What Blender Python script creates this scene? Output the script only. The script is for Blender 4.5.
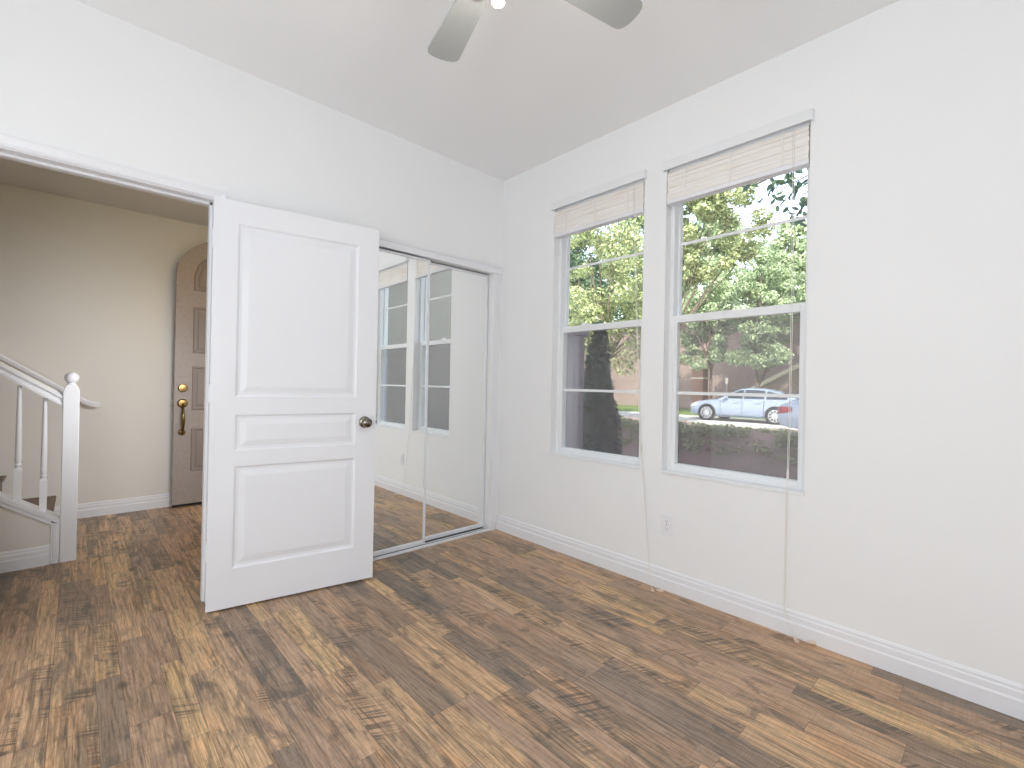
import bpy, bmesh, math, random
import numpy as np
from mathutils import Vector, Matrix, Euler

for o in list(bpy.data.objects):
    bpy.data.objects.remove(o, do_unlink=True)
SC = bpy.context.scene
COL = SC.collection
R = math.radians

# ------------------------------------------------------------------ camera
CAM_H = 1.145
F_PX, YAW, PITCH, ROLL = 465.02, 0.7521, 0.0032, 0.0192
cam = bpy.data.cameras.new('camera')
cam.sensor_fit = 'HORIZONTAL'
cam.sensor_width = 36.0
cam.lens = F_PX / 1024 * 36.0
cam.clip_start = 0.02
cam.clip_end = 300
camo = bpy.data.objects.new('camera', cam)
COL.objects.link(camo)
Fv = Vector((math.sin(YAW) * math.cos(PITCH), math.cos(YAW) * math.cos(PITCH), math.sin(PITCH)))
R0 = Vector((math.cos(YAW), -math.sin(YAW), 0))
U0 = R0.cross(Fv)
Rv = R0 * math.cos(ROLL) + U0 * math.sin(ROLL)
Uv = -R0 * math.sin(ROLL) + U0 * math.cos(ROLL)
camo.matrix_world = Matrix(((Rv.x, Uv.x, -Fv.x, 0), (Rv.y, Uv.y, -Fv.y, 0), (Rv.z, Uv.z, -Fv.z, CAM_H), (0, 0, 0, 1)))
SC.camera = camo

# ------------------------------------------------------------------ view, sky, sun, large lights
vs = SC.view_settings
vs.view_transform = 'Standard'
vs.look = 'None'
vs.exposure = 0.0
vs.gamma = 1.0
vs.use_curve_mapping = False
SC.cycles.max_bounces = 10
SC.cycles.diffuse_bounces = 6
SC.cycles.glossy_bounces = 6
SC.cycles.transparent_max_bounces = 16
SC.cycles.sample_clamp_indirect = 6.0

w = bpy.data.worlds.new('sky')
SC.world = w
w.use_nodes = True
wn = w.node_tree
wn.nodes.clear()
sky = wn.nodes.new('ShaderNodeTexSky')
sky.sky_type = 'NISHITA'
sky.sun_disc = False
sky.sun_elevation = R(48)
sky.sun_rotation = R(250)
bg = wn.nodes.new('ShaderNodeBackground')
bg.inputs['Strength'].default_value = 0.75
wo = wn.nodes.new('ShaderNodeOutputWorld')
hsv = wn.nodes.new('ShaderNodeHueSaturation')
hsv.inputs['Saturation'].default_value = 0.5
wn.links.new(sky.outputs[0], hsv.inputs['Color'])
wn.links.new(hsv.outputs[0], bg.inputs[0])
wn.links.new(bg.outputs[0], wo.inputs[0])


def add_light(name, kind, loc, energy, color=(1, 1, 1), aim=None, **kw):
    l = bpy.data.lights.new(name, kind)
    l.energy = energy
    l.color = color
    for k, v in kw.items():
        setattr(l, k, v)
    o = bpy.data.objects.new(name, l)
    o.location = loc
    if aim is not None:
        d = Vector(aim) - Vector(loc)
        o.rotation_euler = d.to_track_quat('-Z', 'Y').to_euler()
    COL.objects.link(o)
    return o


SUN_DIR = Vector((-0.56, -0.48, 0.68))
add_light('sun', 'SUN', (-20, -8, 24), 10.0, (1.0, 0.95, 0.86), aim=Vector((-20, -8, 24)) - SUN_DIR * 10, angle=R(0.6))
# the photographer's flash, then two unseen fill lights added to even out the room
add_light('camera_flash', 'AREA', (-0.5, -0.5, 1.5), 11, (0.905, 0.955, 1.0), aim=(1.7, 1.8, 1.5), shape='DISK', size=0.7)
add_light('added_fill', 'POINT', (-0.72, 0.1, 1.1), 30, (0.905, 0.955, 1.0), shadow_soft_size=0.28)
add_light('added_side_fill', 'AREA', (-0.96, 1.5, 1.2), 11, (0.905, 0.955, 1.0), aim=(2.4, 1.5, 1.2), shape='RECTANGLE', size=2.3, size_y=2.2)


# ------------------------------------------------------------------ materials
def lin(c):
    return tuple(((v / 255) / 12.92 if v / 255 <= 0.04045 else ((v / 255 + 0.055) / 1.055) ** 2.4) for v in c)


class NT:
    """small helper for node graphs"""

    def __init__(self, name):
        self.m = bpy.data.materials.new(name)
        self.m.use_nodes = True
        self.t = self.m.node_tree
        self.t.nodes.clear()
        self.out = self.t.nodes.new('ShaderNodeOutputMaterial')

    def n(self, typ, **kw):
        nd = self.t.nodes.new(typ)
        for k, v in kw.items():
            setattr(nd, k, v)
        return nd

    def put(self, sock, v):
        if hasattr(v, 'links') or isinstance(v, bpy.types.NodeSocket):
            self.t.links.new(v, sock)
        else:
            sock.default_value = v

    def math(self, op, a, b=0.0, c=0.0):
        nd = self.n('ShaderNodeMath', operation=op)
        self.put(nd.inputs[0], a)
        self.put(nd.inputs[1], b)
        self.put(nd.inputs[2], c)
        return nd.outputs[0]

    def xyz(self, x, y, z=0.0):
        nd = self.n('ShaderNodeCombineXYZ')
        self.put(nd.inputs[0], x)
        self.put(nd.inputs[1], y)
        self.put(nd.inputs[2], z)
        return nd.outputs[0]

    def noise(self, vec, scale=1.0, detail=3.0, rough=0.5, dist=0.0):
        nd = self.n('ShaderNodeTexNoise')
        self.put(nd.inputs['Vector'], vec)
        nd.inputs['Scale'].default_value = scale
        nd.inputs['Detail'].default_value = detail
        nd.inputs['Roughness'].default_value = rough
        nd.inputs['Distortion'].default_value = dist
        return nd.outputs['Fac']

    def ramp(self, fac, stops, interp='LINEAR'):
        nd = self.n('ShaderNodeValToRGB')
        cr = nd.color_ramp
        cr.interpolation = interp
        while len(cr.elements) < len(stops):
            cr.elements.new(0.5)
        for e, (p, c) in zip(cr.elements, stops):
            e.position = p
            e.color = (c[0], c[1], c[2], 1) if not isinstance(c, (int, float)) else (c, c, c, 1)
        self.put(nd.inputs[0], fac)
        return nd.outputs[0]

    def mix(self, fac, a, b, blend='MIX'):
        nd = self.n('ShaderNodeMix', data_type='RGBA', blend_type=blend)
        self.put(nd.inputs[0], fac)
        for s, v in ((nd.inputs[6], a), (nd.inputs[7], b)):
            if isinstance(v, tuple) and len(v) == 3:
                v = (*v, 1)
            self.put(s, v)
        return nd.outputs[2]

    def bsdf(self, color, rough=0.5, metal=0.0, spec=0.5, bump=None, bump_s=0.1, bump_d=0.01, coat=0.0):
        b = self.n('ShaderNodeBsdfPrincipled')
        if isinstance(color, tuple) and len(color) == 3:
            color = (*color, 1)
        self.put(b.inputs['Base Color'], color)
        self.put(b.inputs['Roughness'], rough)
        b.inputs['Metallic'].default_value = metal
        b.inputs['Specular IOR Level'].default_value = spec
        b.inputs['Coat Weight'].default_value = coat
        b.inputs['Coat Roughness'].default_value = 0.08
        if bump is not None:
            bn = self.n('ShaderNodeBump')
            bn.inputs['Strength'].default_value = bump_s
            bn.inputs['Distance'].default_value = bump_d
            self.put(bn.inputs['Height'], bump)
            self.t.links.new(bn.outputs[0], b.inputs['Normal'])
        return b.outputs[0]

    def done(self, shader):
        self.t.links.new(shader, self.out.inputs[0])
        return self.m


def simple(name, rgb, rough=0.5, metal=0.0, spec=0.5, var=0.04, scale=6.0, coat=0.0, bump=0.0):
    """plain paint / metal with faint procedural unevenness"""
    g = NT(name)
    pos = g.n('ShaderNodeNewGeometry').outputs['Position']
    nz = g.noise(pos, scale, 3)
    c = lin(rgb)
    col = g.mix(nz, tuple(v * (1 - var) for v in c), tuple(min(1, v * (1 + var)) for v in c))
    return g.done(g.bsdf(col, rough, metal, spec, nz if bump else None, bump, 0.002, coat))


def plaster(name, rgb, rough=0.85):
    g = NT(name)
    pos = g.n('ShaderNodeNewGeometry').outputs['Position']
    fine = g.noise(pos, 140.0, 3)
    big = g.noise(pos, 1.3, 2)
    c = lin(rgb)
    col = g.mix(big, tuple(v * 0.985 for v in c), tuple(min(1, v * 1.015) for v in c))
    return g.done(g.bsdf(col, rough, 0, 0.25, fine, 0.05, 0.002))


def floor_material():
    g = NT('weathered_plank_laminate')
    sep = g.n('ShaderNodeSeparateXYZ')
    g.put(sep.inputs[0], g.n('ShaderNodeNewGeometry').outputs['Position'])
    X, Y = sep.outputs[0], sep.outputs[1]
    u = g.math('DIVIDE', g.math('ADD', X, 0.051 + 0.1925 * 40), 0.1925)
    k = g.math('FLOOR', u)
    fr = g.math('SUBTRACT', u, k)
    s = g.math('GREATER_THAN', fr, 0.626)
    row = g.math('ADD', g.math('MULTIPLY', k, 2.0), s)
    wn1 = g.n('ShaderNodeTexWhiteNoise', noise_dimensions='1D')
    g.put(wn1.inputs['W'], g.math('MULTIPLY', row, 1.377))
    L = g.math('MULTIPLY_ADD', s, -0.12, 0.66)
    v = g.math('ADD', g.math('DIVIDE', Y, L), g.math('MULTIPLY_ADD', wn1.outputs[0], 7.3, 20.0))
    cell = g.math('FLOOR', v)
    fv = g.math('SUBTRACT', v, cell)
    wn2 = g.n('ShaderNodeTexWhiteNoise', noise_dimensions='3D')
    g.put(wn2.inputs['Vector'], g.xyz(g.math('ADD', row, 0.5), g.math('ADD', cell, 0.5), 3.5))
    rnd = wn2.outputs['Value']
    wn3 = g.n('ShaderNodeTexWhiteNoise', noise_dimensions='3D')
    g.put(wn3.inputs['Vector'], g.xyz(g.math('ADD', row, 0.5), g.math('ADD', cell, 0.5), 9.5))
    rnd2 = wn3.outputs['Value']
    tone = g.ramp(rnd, [(0.0, lin((140, 124, 110))), (0.12, lin((168, 142, 119))), (0.34, lin((190, 158, 130))),
                        (0.6, lin((200, 165, 132))), (0.82, lin((208, 172, 134))), (1.0, lin((220, 184, 138)))])
    z = g.math('MULTIPLY', rnd, 41.0)
    nrow = g.math('MULTIPLY', row, 0.31)
    # fine fibre grain
    grain = g.noise(g.xyz(g.math('MULTIPLY', X, 150.0), g.math('MULTIPLY', Y, 5.0), z), 1.0, 5, 0.65, 0.4)
    g1 = g.ramp(grain, [(0.34, 0.46), (0.45, 0.90), (0.56, 1.06), (0.68, 1.24)])
    col = g.mix(1.0, tone, g1, 'MULTIPLY')
    # wide dark streaks along the board
    stk = g.noise(g.xyz(g.math('MULTIPLY', X, 60.0), g.math('MULTIPLY', Y, 2.4), g.math('ADD', z, 3.0)), 1.0, 4, 0.6, 0.8)
    g2 = g.ramp(g.math('MULTIPLY_ADD', rnd2, 0.07, stk), [(0.38, 1.14), (0.51, 1.0), (0.58, 0.72), (0.68, 0.42)])
    col = g.mix(g.math('MULTIPLY_ADD', g.math('GREATER_THAN', rnd, 0.62), 0.35, 0.42), col, g.mix(1.0, col, g2, 'MULTIPLY'))
    # grey weathering and rusty warmth drifting along the board
    blot = g.noise(g.xyz(g.math('MULTIPLY', X, 17.0), g.math('MULTIPLY', Y, 2.6), g.math('ADD', z, 7.0)), 1.0, 4, 0.6, 0.6)
    bm = g.ramp(g.math('MULTIPLY_ADD', rnd2, 0.16, blot), [(0.60, 0.0), (0.74, 0.75)])
    col = g.mix(bm, col, g.mix(0.75, col, lin((98, 94, 88))))
    wm = g.noise(g.xyz(g.math('MULTIPLY', X, 14.0), g.math('MULTIPLY', Y, 2.0), g.math('ADD', z, 27.0)), 1.0, 3, 0.5, 0.5)
    col = g.mix(g.ramp(wm, [(0.52, 0.0), (0.68, 0.55)]), col, g.mix(1.0, col, (1.12, 0.96, 0.82), 'MULTIPLY'))
    # cathedral figure
    warp = g.noise(g.xyz(g.math('MULTIPLY', X, 13.0), g.math('MULTIPLY', Y, 1.5), g.math('ADD', z, 13.0)), 1.0, 2, 0.45, 0.2)
    band = g.math('SINE', g.math('MULTIPLY', warp, 130.0))
    g3 = g.ramp(g.math('MULTIPLY_ADD', band, 0.5, 0.5), [(0.0, 0.78), (0.3, 1.0), (1.0, 1.03)])
    col = g.mix(g.math('MULTIPLY', g.math('GREATER_THAN', rnd2, 0.35), 0.6), col, g.mix(1.0, col, g3, 'MULTIPLY'))
    # irregular cross saw marks on some boards
    sw = g.noise(g.xyz(g.math('MULTIPLY', X, 5.0), g.math('MULTIPLY_ADD', X, 55.0, g.math('MULTIPLY', Y, 105.0)), z), 1.0, 2, 0.4)
    sm = g.noise(g.xyz(g.math('MULTIPLY', X, 8.0), g.math('MULTIPLY', Y, 3.2), g.math('ADD', z, 19.0)), 1.0, 2)
    smask = g.math('MULTIPLY', g.ramp(sm, [(0.52, 0.0), (0.62, 1.0)]), g.math('GREATER_THAN', rnd2, 0.45))
    sdark = g.math('MULTIPLY', smask, g.ramp(sw, [(0.46, 0.0), (0.58, 0.7)]))
    col = g.mix(sdark, col, lin((76, 70, 64)))
    fine = g.noise(g.xyz(g.math('MULTIPLY', X, 4.0), g.math('MULTIPLY', Y, 260.0), z), 1.0, 2, 0.5)
    col = g.mix(0.6, col, g.mix(1.0, col, g.ramp(fine, [(0.36, 0.86), (0.5, 1.0), (0.64, 1.08)]), 'MULTIPLY'))
    pores = g.noise(g.xyz(g.math('MULTIPLY', X, 260.0), g.math('MULTIPLY', Y, 16.0), z), 1.0, 2, 0.5)
    col = g.mix(0.42, col, g.mix(1.0, col, g.ramp(pores, [(0.38, 1.10), (0.52, 1.0), (0.60, 0.62), (0.66, 0.5)]), 'MULTIPLY'))
    char = g.noise(g.xyz(g.math('MULTIPLY', X, 12.0), g.math('MULTIPLY', Y, 5.5), g.math('ADD', z, 33.0)), 1.0, 4, 0.65, 0.8)
    col = g.mix(g.ramp(char, [(0.56, 0.0), (0.66, 0.8)]), col, g.mix(0.7, col, lin((82, 78, 72))))
    # knots
    vor = g.n('ShaderNodeTexVoronoi', feature='F1')
    g.put(vor.inputs['Vector'], g.xyz(g.math('MULTIPLY', X, 5.2), g.math('MULTIPLY', Y, 2.6), 0.0))
    vor.inputs['Scale'].default_value = 1.0
    kn = g.ramp(vor.outputs['Distance'], [(0.03, 0.8), (0.07, 0.4), (0.12, 0.0)])
    col = g.mix(kn, col, lin((62, 50, 42)))
    # seams
    d1 = g.math('MULTIPLY', g.math('MINIMUM', fr, g.math('SUBTRACT', 1.0, fr)), 0.1925)
    d2 = g.math('MULTIPLY', g.math('ABSOLUTE', g.math('SUBTRACT', fr, 0.626)), 0.1925)
    d3 = g.math('MULTIPLY', g.math('MINIMUM', fv, g.math('SUBTRACT', 1.0, fv)), L)
    d = g.math('MINIMUM', g.math('MINIMUM', d1, g.math('MULTIPLY', d2, 1.6)), g.math('MULTIPLY', d3, 1.3))
    seam = g.ramp(g.math('MULTIPLY', d, 100.0), [(0.05, 0.55), (0.16, 0.0)])
    col = g.mix(seam, col, lin((52, 44, 38)))
    rough = g.math('MULTIPLY_ADD', grain, 0.2, 0.30)
    hgt = g.math('SUBTRACT', g.math('MULTIPLY', grain, 0.5), seam)
    return g.done(g.bsdf(col, rough, 0, 0.42, hgt, 0.12, 0.002))


def glass_material():
    g = NT('window_glass')
    lw = g.n('ShaderNodeLayerWeight')
    lw.inputs['Blend'].default_value = 0.5
    f5 = g.math('POWER', lw.outputs['Facing'], 5.0)
    fac = g.math('MULTIPLY_ADD', f5, 0.9, 0.035)
    tr = g.n('ShaderNodeBsdfTransparent')
    tr.inputs[0].default_value = (0.97, 0.985, 0.975, 1)
    gl = g.n('ShaderNodeBsdfGlossy')
    gl.inputs['Roughness'].default_value = 0.0
    mx = g.n('ShaderNodeMixShader')
    g.put(mx.inputs[0], fac)
    g.t.links.new(tr.outputs[0], mx.inputs[1])
    g.t.links.new(gl.outputs[0], mx.inputs[2])
    return g.done(mx.outputs[0])


def screen_material():
    g = NT('insect_screen_mesh')
    tr = g.n('ShaderNodeBsdfTransparent')
    tr.inputs[0].default_value = (1, 1, 1, 1)
    df = g.n('ShaderNodeBsdfDiffuse')
    df.inputs[0].default_value = (*lin((150, 140, 148)), 1)
    pos = g.n('ShaderNodeNewGeometry').outputs['Position']
    nz = g.noise(pos, 3.0, 2)
    mx = g.n('ShaderNodeMixShader')
    g.put(mx.inputs[0], g.math('MULTIPLY_ADD', nz, 0.04, 0.27))
    g.t.links.new(tr.outputs[0], mx.inputs[1])
    g.t.links.new(df.outputs[0], mx.inputs[2])
    return g.done(mx.outputs[0])


def mirror_material():
    g = NT('mirror_silvering')
    return g.done(g.bsdf((0.95, 0.965, 0.955), 0.0, 1.0))


def leaf_material(name, dark, mid, light, trans=0.35):
    g = NT(name)
    geo = g.n('ShaderNodeNewGeometry')
    col = g.ramp(geo.outputs['Random Per Island'], [(0.0, lin(dark)), (0.5, lin(mid)), (1.0, lin(light))])
    df = g.n('ShaderNodeBsdfPrincipled')
    g.put(df.inputs['Base Color'], col)
    df.inputs['Roughness'].default_value = 0.5
    df.inputs['Specular IOR Level'].default_value = 0.3
    tl = g.n('ShaderNodeBsdfTranslucent')
    g.put(tl.inputs[0], col)
    mx = g.n('ShaderNodeMixShader')
    mx.inputs[0].default_value = trans
    g.t.links.new(df.outputs[0], mx.inputs[1])
    g.t.links.new(tl.outputs[0], mx.inputs[2])
    return g.done(mx.outputs[0])


def slat_material():
    g = NT('whitewashed_slat_wood')
    geo = g.n('ShaderNodeNewGeometry')
    sep = g.n('ShaderNodeSeparateXYZ')
    g.put(sep.inputs[0], geo.outputs['Position'])
    r = geo.outputs['Random Per Island']
    streak = g.noise(g.xyz(g.math('MULTIPLY', sep.outputs[0], 30), g.math('MULTIPLY', sep.outputs[1], 5.0), g.math('MULTIPLY_ADD', sep.outputs[2], 60.0, g.math('MULTIPLY', r, 50.0))), 1.0, 4, 0.55)
    col = g.ramp(g.math('MULTIPLY_ADD', r, 0.25, g.math('MULTIPLY', streak, 0.75)), [(0.2, lin((232, 221, 210))), (0.42, lin((240, 236, 231))), (0.6, lin((244, 241, 238))), (0.8, lin((249, 248, 247)))])
    return g.done(g.bsdf(col, 0.55, 0, 0.3))


def emission_material(name, rgb, strength):
    g = NT(name)
    e = g.n('ShaderNodeEmission')
    e.inputs[0].default_value = (*rgb, 1)
    e.inputs[1].default_value = strength
    return g.done(e.outputs[0])


def ground_material(name, a, b, scale=4.0, rough=0.95):
    g = NT(name)
    pos = g.n('ShaderNodeNewGeometry').outputs['Position']
    col = g.ramp(g.noise(pos, scale, 6, 0.65), [(0.3, lin(a)), (0.7, lin(b))])
    return g.done(g.bsdf(col, rough, 0, 0.2, g.noise(pos, scale * 8, 3), 0.4, 0.02))


def wood_material(name, a, b):
    g = NT(name)
    sep = g.n('ShaderNodeSeparateXYZ')
    g.put(sep.inputs[0], g.n('ShaderNodeNewGeometry').outputs['Position'])
    nz = g.noise(g.xyz(g.math('MULTIPLY', sep.outputs[0], 40.0), g.math('MULTIPLY', sep.outputs[1], 4.0), g.math('MULTIPLY', sep.outputs[2], 40.0)), 1.0, 5, 0.6, 0.4)
    col = g.ramp(nz, [(0.3, lin(a)), (0.7, lin(b))])
    return g.done(g.bsdf(col, 0.45, 0, 0.4))


M = {}
M['wall'] = plaster('off_white_wall_paint', (243, 244, 245))
M['ceiling'] = plaster('ceiling_paint', (247, 248, 249))
M['hall_wall'] = plaster('hall_wall_paint', (232, 229, 222))
M['trim'] = simple('white_semi_gloss_trim', (238, 239, 243), 0.35, 0, 0.45, 0.012)
M['door'] = simple('white_door_paint', (235, 237, 242), 0.38, 0, 0.45, 0.012)
M['vinyl'] = simple('white_window_vinyl', (238, 240, 242), 0.3, 0, 0.45, 0.01)
M['floor'] = floor_material()
M['glass'] = glass_material()
M['screen'] = screen_material()
M['mirror'] = mirror_material()
M['alu'] = simple('white_enamelled_metal', (234, 236, 240), 0.3, 0.0, 0.5, 0.02)
M['dark_gap'] = simple('dark_track_channel', (70, 74, 84), 0.6)
M['nickel'] = simple('antique_nickel', (122, 118, 110), 0.22, 1.0, 0.5, 0.08)
M['brass'] = simple('aged_brass', (132, 108, 68), 0.3, 1.0, 0.5, 0.15)
M['pale_brass'] = simple('polished_pale_brass', (236, 206, 150), 0.45, 0.3)
M['slat'] = slat_material()
M['tape'] = simple('pale_ladder_tape', (238, 234, 230), 0.8)
M['cord'] = simple('ivory_cord', (232, 230, 224), 0.8)
M['tassel'] = simple('ivory_tassel', (226, 205, 186), 0.5)
M['plate'] = simple('white_outlet_plastic', (240, 240, 244), 0.3)
M['slot'] = simple('outlet_slot', (60, 60, 66), 0.6)
M['fdoor'] = wood_material('taupe_painted_front_door', (158, 146, 138), (168, 156, 148))
M['fgroove'] = simple('front_door_moulding', (142, 130, 122), 0.5)
M['tread'] = wood_material('dark_stair_wood', (88, 68, 52), (122, 94, 72))
M['fan'] = simple('light_grey_fan_blade', (170, 173, 172), 0.55, 0, 0.3, 0.02)
M['fan_metal'] = simple('brushed_fan_metal', (190, 188, 184), 0.35, 0.9)
M['bulb'] = emission_material('lit_bulb', (1.0, 0.82, 0.6), 14.0)
M['rubber'] = simple('black_rubber', (34, 34, 36), 0.8)
M['paint'] = simple('silver_blue_car_paint', (152, 164, 184), 0.3, 0.05, 0.6, 0.02, coat=0.6)
M['paint2'] = simple('steel_blue_car_paint', (122, 132, 150), 0.3, 0.05, 0.6, 0.02, coat=0.6)
M['car_glass'] = simple('dark_car_glass', (46, 54, 66), 0.08, 0.0, 0.7)
M['rim'] = simple('bright_alloy', (214, 216, 220), 0.3, 0.7)
M['red_lens'] = simple('red_lens', (122, 28, 36), 0.2, 0, 0.6)
M['clear_lens'] = simple('clear_lens', (214, 222, 230), 0.12, 0, 0.7)
M['seam'] = simple('panel_gap', (70, 80, 96), 0.6)
M['bark'] = ground_material('tree_bark', (88, 76, 66), (132, 118, 104), 9.0)
M['twig'] = ground_material('brown_hedge_twigs', (150, 128, 124), (180, 156, 150), 22.0)
M['asphalt'] = ground_material('pale_asphalt', (200, 197, 192), (216, 212, 206), 3.0)
M['soil'] = ground_material('mulch_soil', (96, 78, 72), (132, 112, 104), 9.0)
M['kerb'] = ground_material('concrete', (200, 196, 188), (222, 218, 210), 5.0)
M['grass'] = ground_material('lawn_green', (88, 110, 56), (124, 146, 78), 12.0)
M['stucco_pink'] = ground_material('rosy_brown_stucco', (148, 128, 120), (164, 144, 137), 2.0)
M['stucco_grey'] = ground_material('grey_stucco', (166, 158, 166), (182, 174, 182), 3.0)
M['stucco_house'] = ground_material('house_stucco', (196, 184, 166), (206, 194, 178), 3.0)
M['stucco_wing'] = ground_material('wing_stucco', (160, 155, 146), (170, 165, 156), 3.0)
M['terracotta'] = ground_material('terracotta_block', (158, 118, 104), (176, 138, 122), 6.0)
M['stone_cap'] = ground_material('pale_stone_cap', (232, 220, 200), (244, 234, 216), 6.0)
M['leaf_a'] = leaf_material('leaf_soft_green', (112, 130, 96), (162, 178, 138), (206, 215, 176))
M['leaf_b'] = leaf_material('leaf_yellow_green', (108, 120, 84), (164, 174, 124), (210, 213, 166))
M['leaf_c'] = leaf_material('leaf_pale_olive', (118, 136, 102), (170, 186, 146), (212, 222, 184))
M['leaf_d'] = leaf_material('leaf_deep_green', (58, 80, 62), (82, 104, 80), (104, 126, 90), 0.2)
M['leaf_h'] = leaf_material('leaf_hedge', (122, 136, 92), (152, 164, 116), (180, 190, 138), 0.2)
M['leaf_n'] = leaf_material('leaf_near_branch', (78, 104, 96), (98, 126, 108), (128, 152, 110), 0.35)


# ------------------------------------------------------------------ mesh helpers
class MB:
    def __init__(self):
        self.v, self.f = [], []

    def add(self, vs_, fs_):
        b = len(self.v)
        self.v += [tuple(p) for p in vs_]
        self.f += [tuple(b + i for i in f) for f in fs_]
        return self

    def box(self, x0, y0, z0, x1, y1, z1):
        return self.add([(x0, y0, z0), (x1, y0, z0), (x1, y1, z0), (x0, y1, z0), (x0, y0, z1), (x1, y0, z1), (x1, y1, z1), (x0, y1, z1)],
                        [(0, 3, 2, 1), (4, 5, 6, 7), (0, 1, 5, 4), (1, 2, 6, 5), (2, 3, 7, 6), (3, 0, 4, 7)])

    def cbox(self, x0, y0, z0, x1, y1, z1, c=0.003):
        """box with chamfered edges"""
        bm = bmesh.new()
        m = MB().box(x0, y0, z0, x1, y1, z1)
        vv = [bm.verts.new(p) for p in m.v]
        for f in m.f:
            bm.faces.new([vv[i] for i in f])
        bmesh.ops.bevel(bm, geom=list(bm.edges), offset=c, segments=2, affect='EDGES', profile=0.5)
        bm.verts.index_update()
        self.add([p.co.copy() for p in bm.verts], [[q.index for q in f.verts] for f in bm.faces])
        bm.free()
        return self

    def prism(self, poly, axis, a, b):
        """poly in the two other axes (in xyz order), extruded along axis from a to b"""
        def p3(q, t):
            l = list(q)
            l.insert(axis, t)
            return tuple(l)
        n = len(poly)
        vs_ = [p3(q, a) for q in poly] + [p3(q, b) for q in poly]
        fs_ = [tuple(range(n))[::-1], tuple(range(n, 2 * n))] + [(i, (i + 1) % n, n + (i + 1) % n, n + i) for i in range(n)]
        return self.add(vs_, fs_)

    def loft(self, rings, cap=True, closed=True):
        n = len(rings[0])
        vs_ = [p for r in rings for p in r]
        fs_ = []
        for i in range(len(rings) - 1):
            for j in range(n if closed else n - 1):
                k = (j + 1) % n
                fs_.append((i * n + j, i * n + k, (i + 1) * n + k, (i + 1) * n + j))
        if cap:
            fs_.append(tuple(range(n))[::-1])
            fs_.append(tuple((len(rings) - 1) * n + j for j in range(n)))
        return self.add(vs_, fs_)

    def lathe(self, prof, loc=(0, 0, 0), axis=(0, 0, 1), n=24, cap=True):
        a = Vector(axis).normalized()
        t = Vector((1, 0, 0)) if abs(a.x) < 0.8 else Vector((0, 1, 0))
        e1 = a.cross(t).normalized()
        e2 = a.cross(e1)
        L = Vector(loc)
        rings = []
        for r, h in prof:
            r = max(r, 1e-5)
            rings.append([tuple(L + a * h + (e1 * math.cos(2 * math.pi * i / n) + e2 * math.sin(2 * math.pi * i / n)) * r) for i in range(n)])
        return self.loft(rings, cap=cap)

    def tube(self, pts, rad, n=10):
        pts = [Vector(p) for p in pts]
        if not isinstance(rad, (list, tuple)):
            rad = [rad] * len(pts)
        rings = []
        d0 = (pts[1] - pts[0]).normalized()
        t = Vector((0, 0, 1)) if abs(d0.z) < 0.9 else Vector((1, 0, 0))
        e1 = d0.cross(t).normalized()
        for i, p in enumerate(pts):
            if i == 0:
                d = d0
            elif i == len(pts) - 1:
                d = (pts[i] - pts[i - 1]).normalized()
            else:
                d = (pts[i + 1] - pts[i - 1]).normalized()
            e1 = (e1 - d * e1.dot(d)).normalized()
            e2 = d.cross(e1)
            rings.append([tuple(p + (e1 * math.cos(2 * math.pi * k / n) + e2 * math.sin(2 * math.pi * k / n)) * rad[i]) for k in range(n)])
        return self.loft(rings)

    def build(self, name, mat, parent=None, world=False, smooth=False, kind=None):
        me = bpy.data.meshes.new(name)
        vv = self.v
        if world and parent is not None:
            off = Vector((0, 0, 0))
            q = parent
            while q is not None:
                off += Vector(q.location)
                q = q.parent
            vv = [(p[0] - off.x, p[1] - off.y, p[2] - off.z) for p in vv]
        me.from_pydata(vv, [], self.f)
        bm = bmesh.new()
        bm.from_mesh(me)
        bmesh.ops.recalc_face_normals(bm, faces=bm.faces)
        bm.to_mesh(me)
        bm.free()
        me.materials.append(M[mat] if isinstance(mat, str) else mat)
        if smooth:
            for p in me.polygons:
                p.use_smooth = True
            me.set_sharp_from_angle(angle=R(38))
        o = bpy.data.objects.new(name, me)
        COL.objects.link(o)
        if parent is not None:
            o.parent = parent
        if kind:
            o['kind'] = kind
        return o


def tag(o, label=None, cat=None, group=None, kind=None):
    if label:
        o['label'] = label
    if cat:
        o['category'] = cat
    if group:
        o['group'] = group
    if kind:
        o['kind'] = kind
    return o


def empty(name, loc, label=None, cat=None, group=None, kind=None, rz=0.0):
    o = bpy.data.objects.new(name, None)
    o.empty_display_size = 0.1
    o.location = loc
    o.rotation_euler = (0, 0, rz)
    COL.objects.link(o)
    return tag(o, label, cat, group, kind)


def copy_tree(o, parent=None):
    c = o.copy()
    COL.objects.link(c)
    if parent is not None:
        c.parent = parent
    for ch in [q for q in bpy.data.objects if q.parent == o]:
        copy_tree(ch, c)
    return c


# ------------------------------------------------------------------ room shell
XR, YB, H, YH = 2.4685, 2.779, 2.776, 5.148
XL, YF = -1.05, -1.05
DX0, DX1, DZ = -0.360, 0.497, 2.060      # doorway, clear
CX0, CX1, CZ = 1.20, 2.385, 2.030        # closet opening
WT = 0.121
WY = [(1.507, 2.227), (0.643, 1.363)]    # the two windows (far, near)
WZ0, WZ1 = 0.668, 2.425
HZ = 2.58
GZ0 = -0.2

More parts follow.
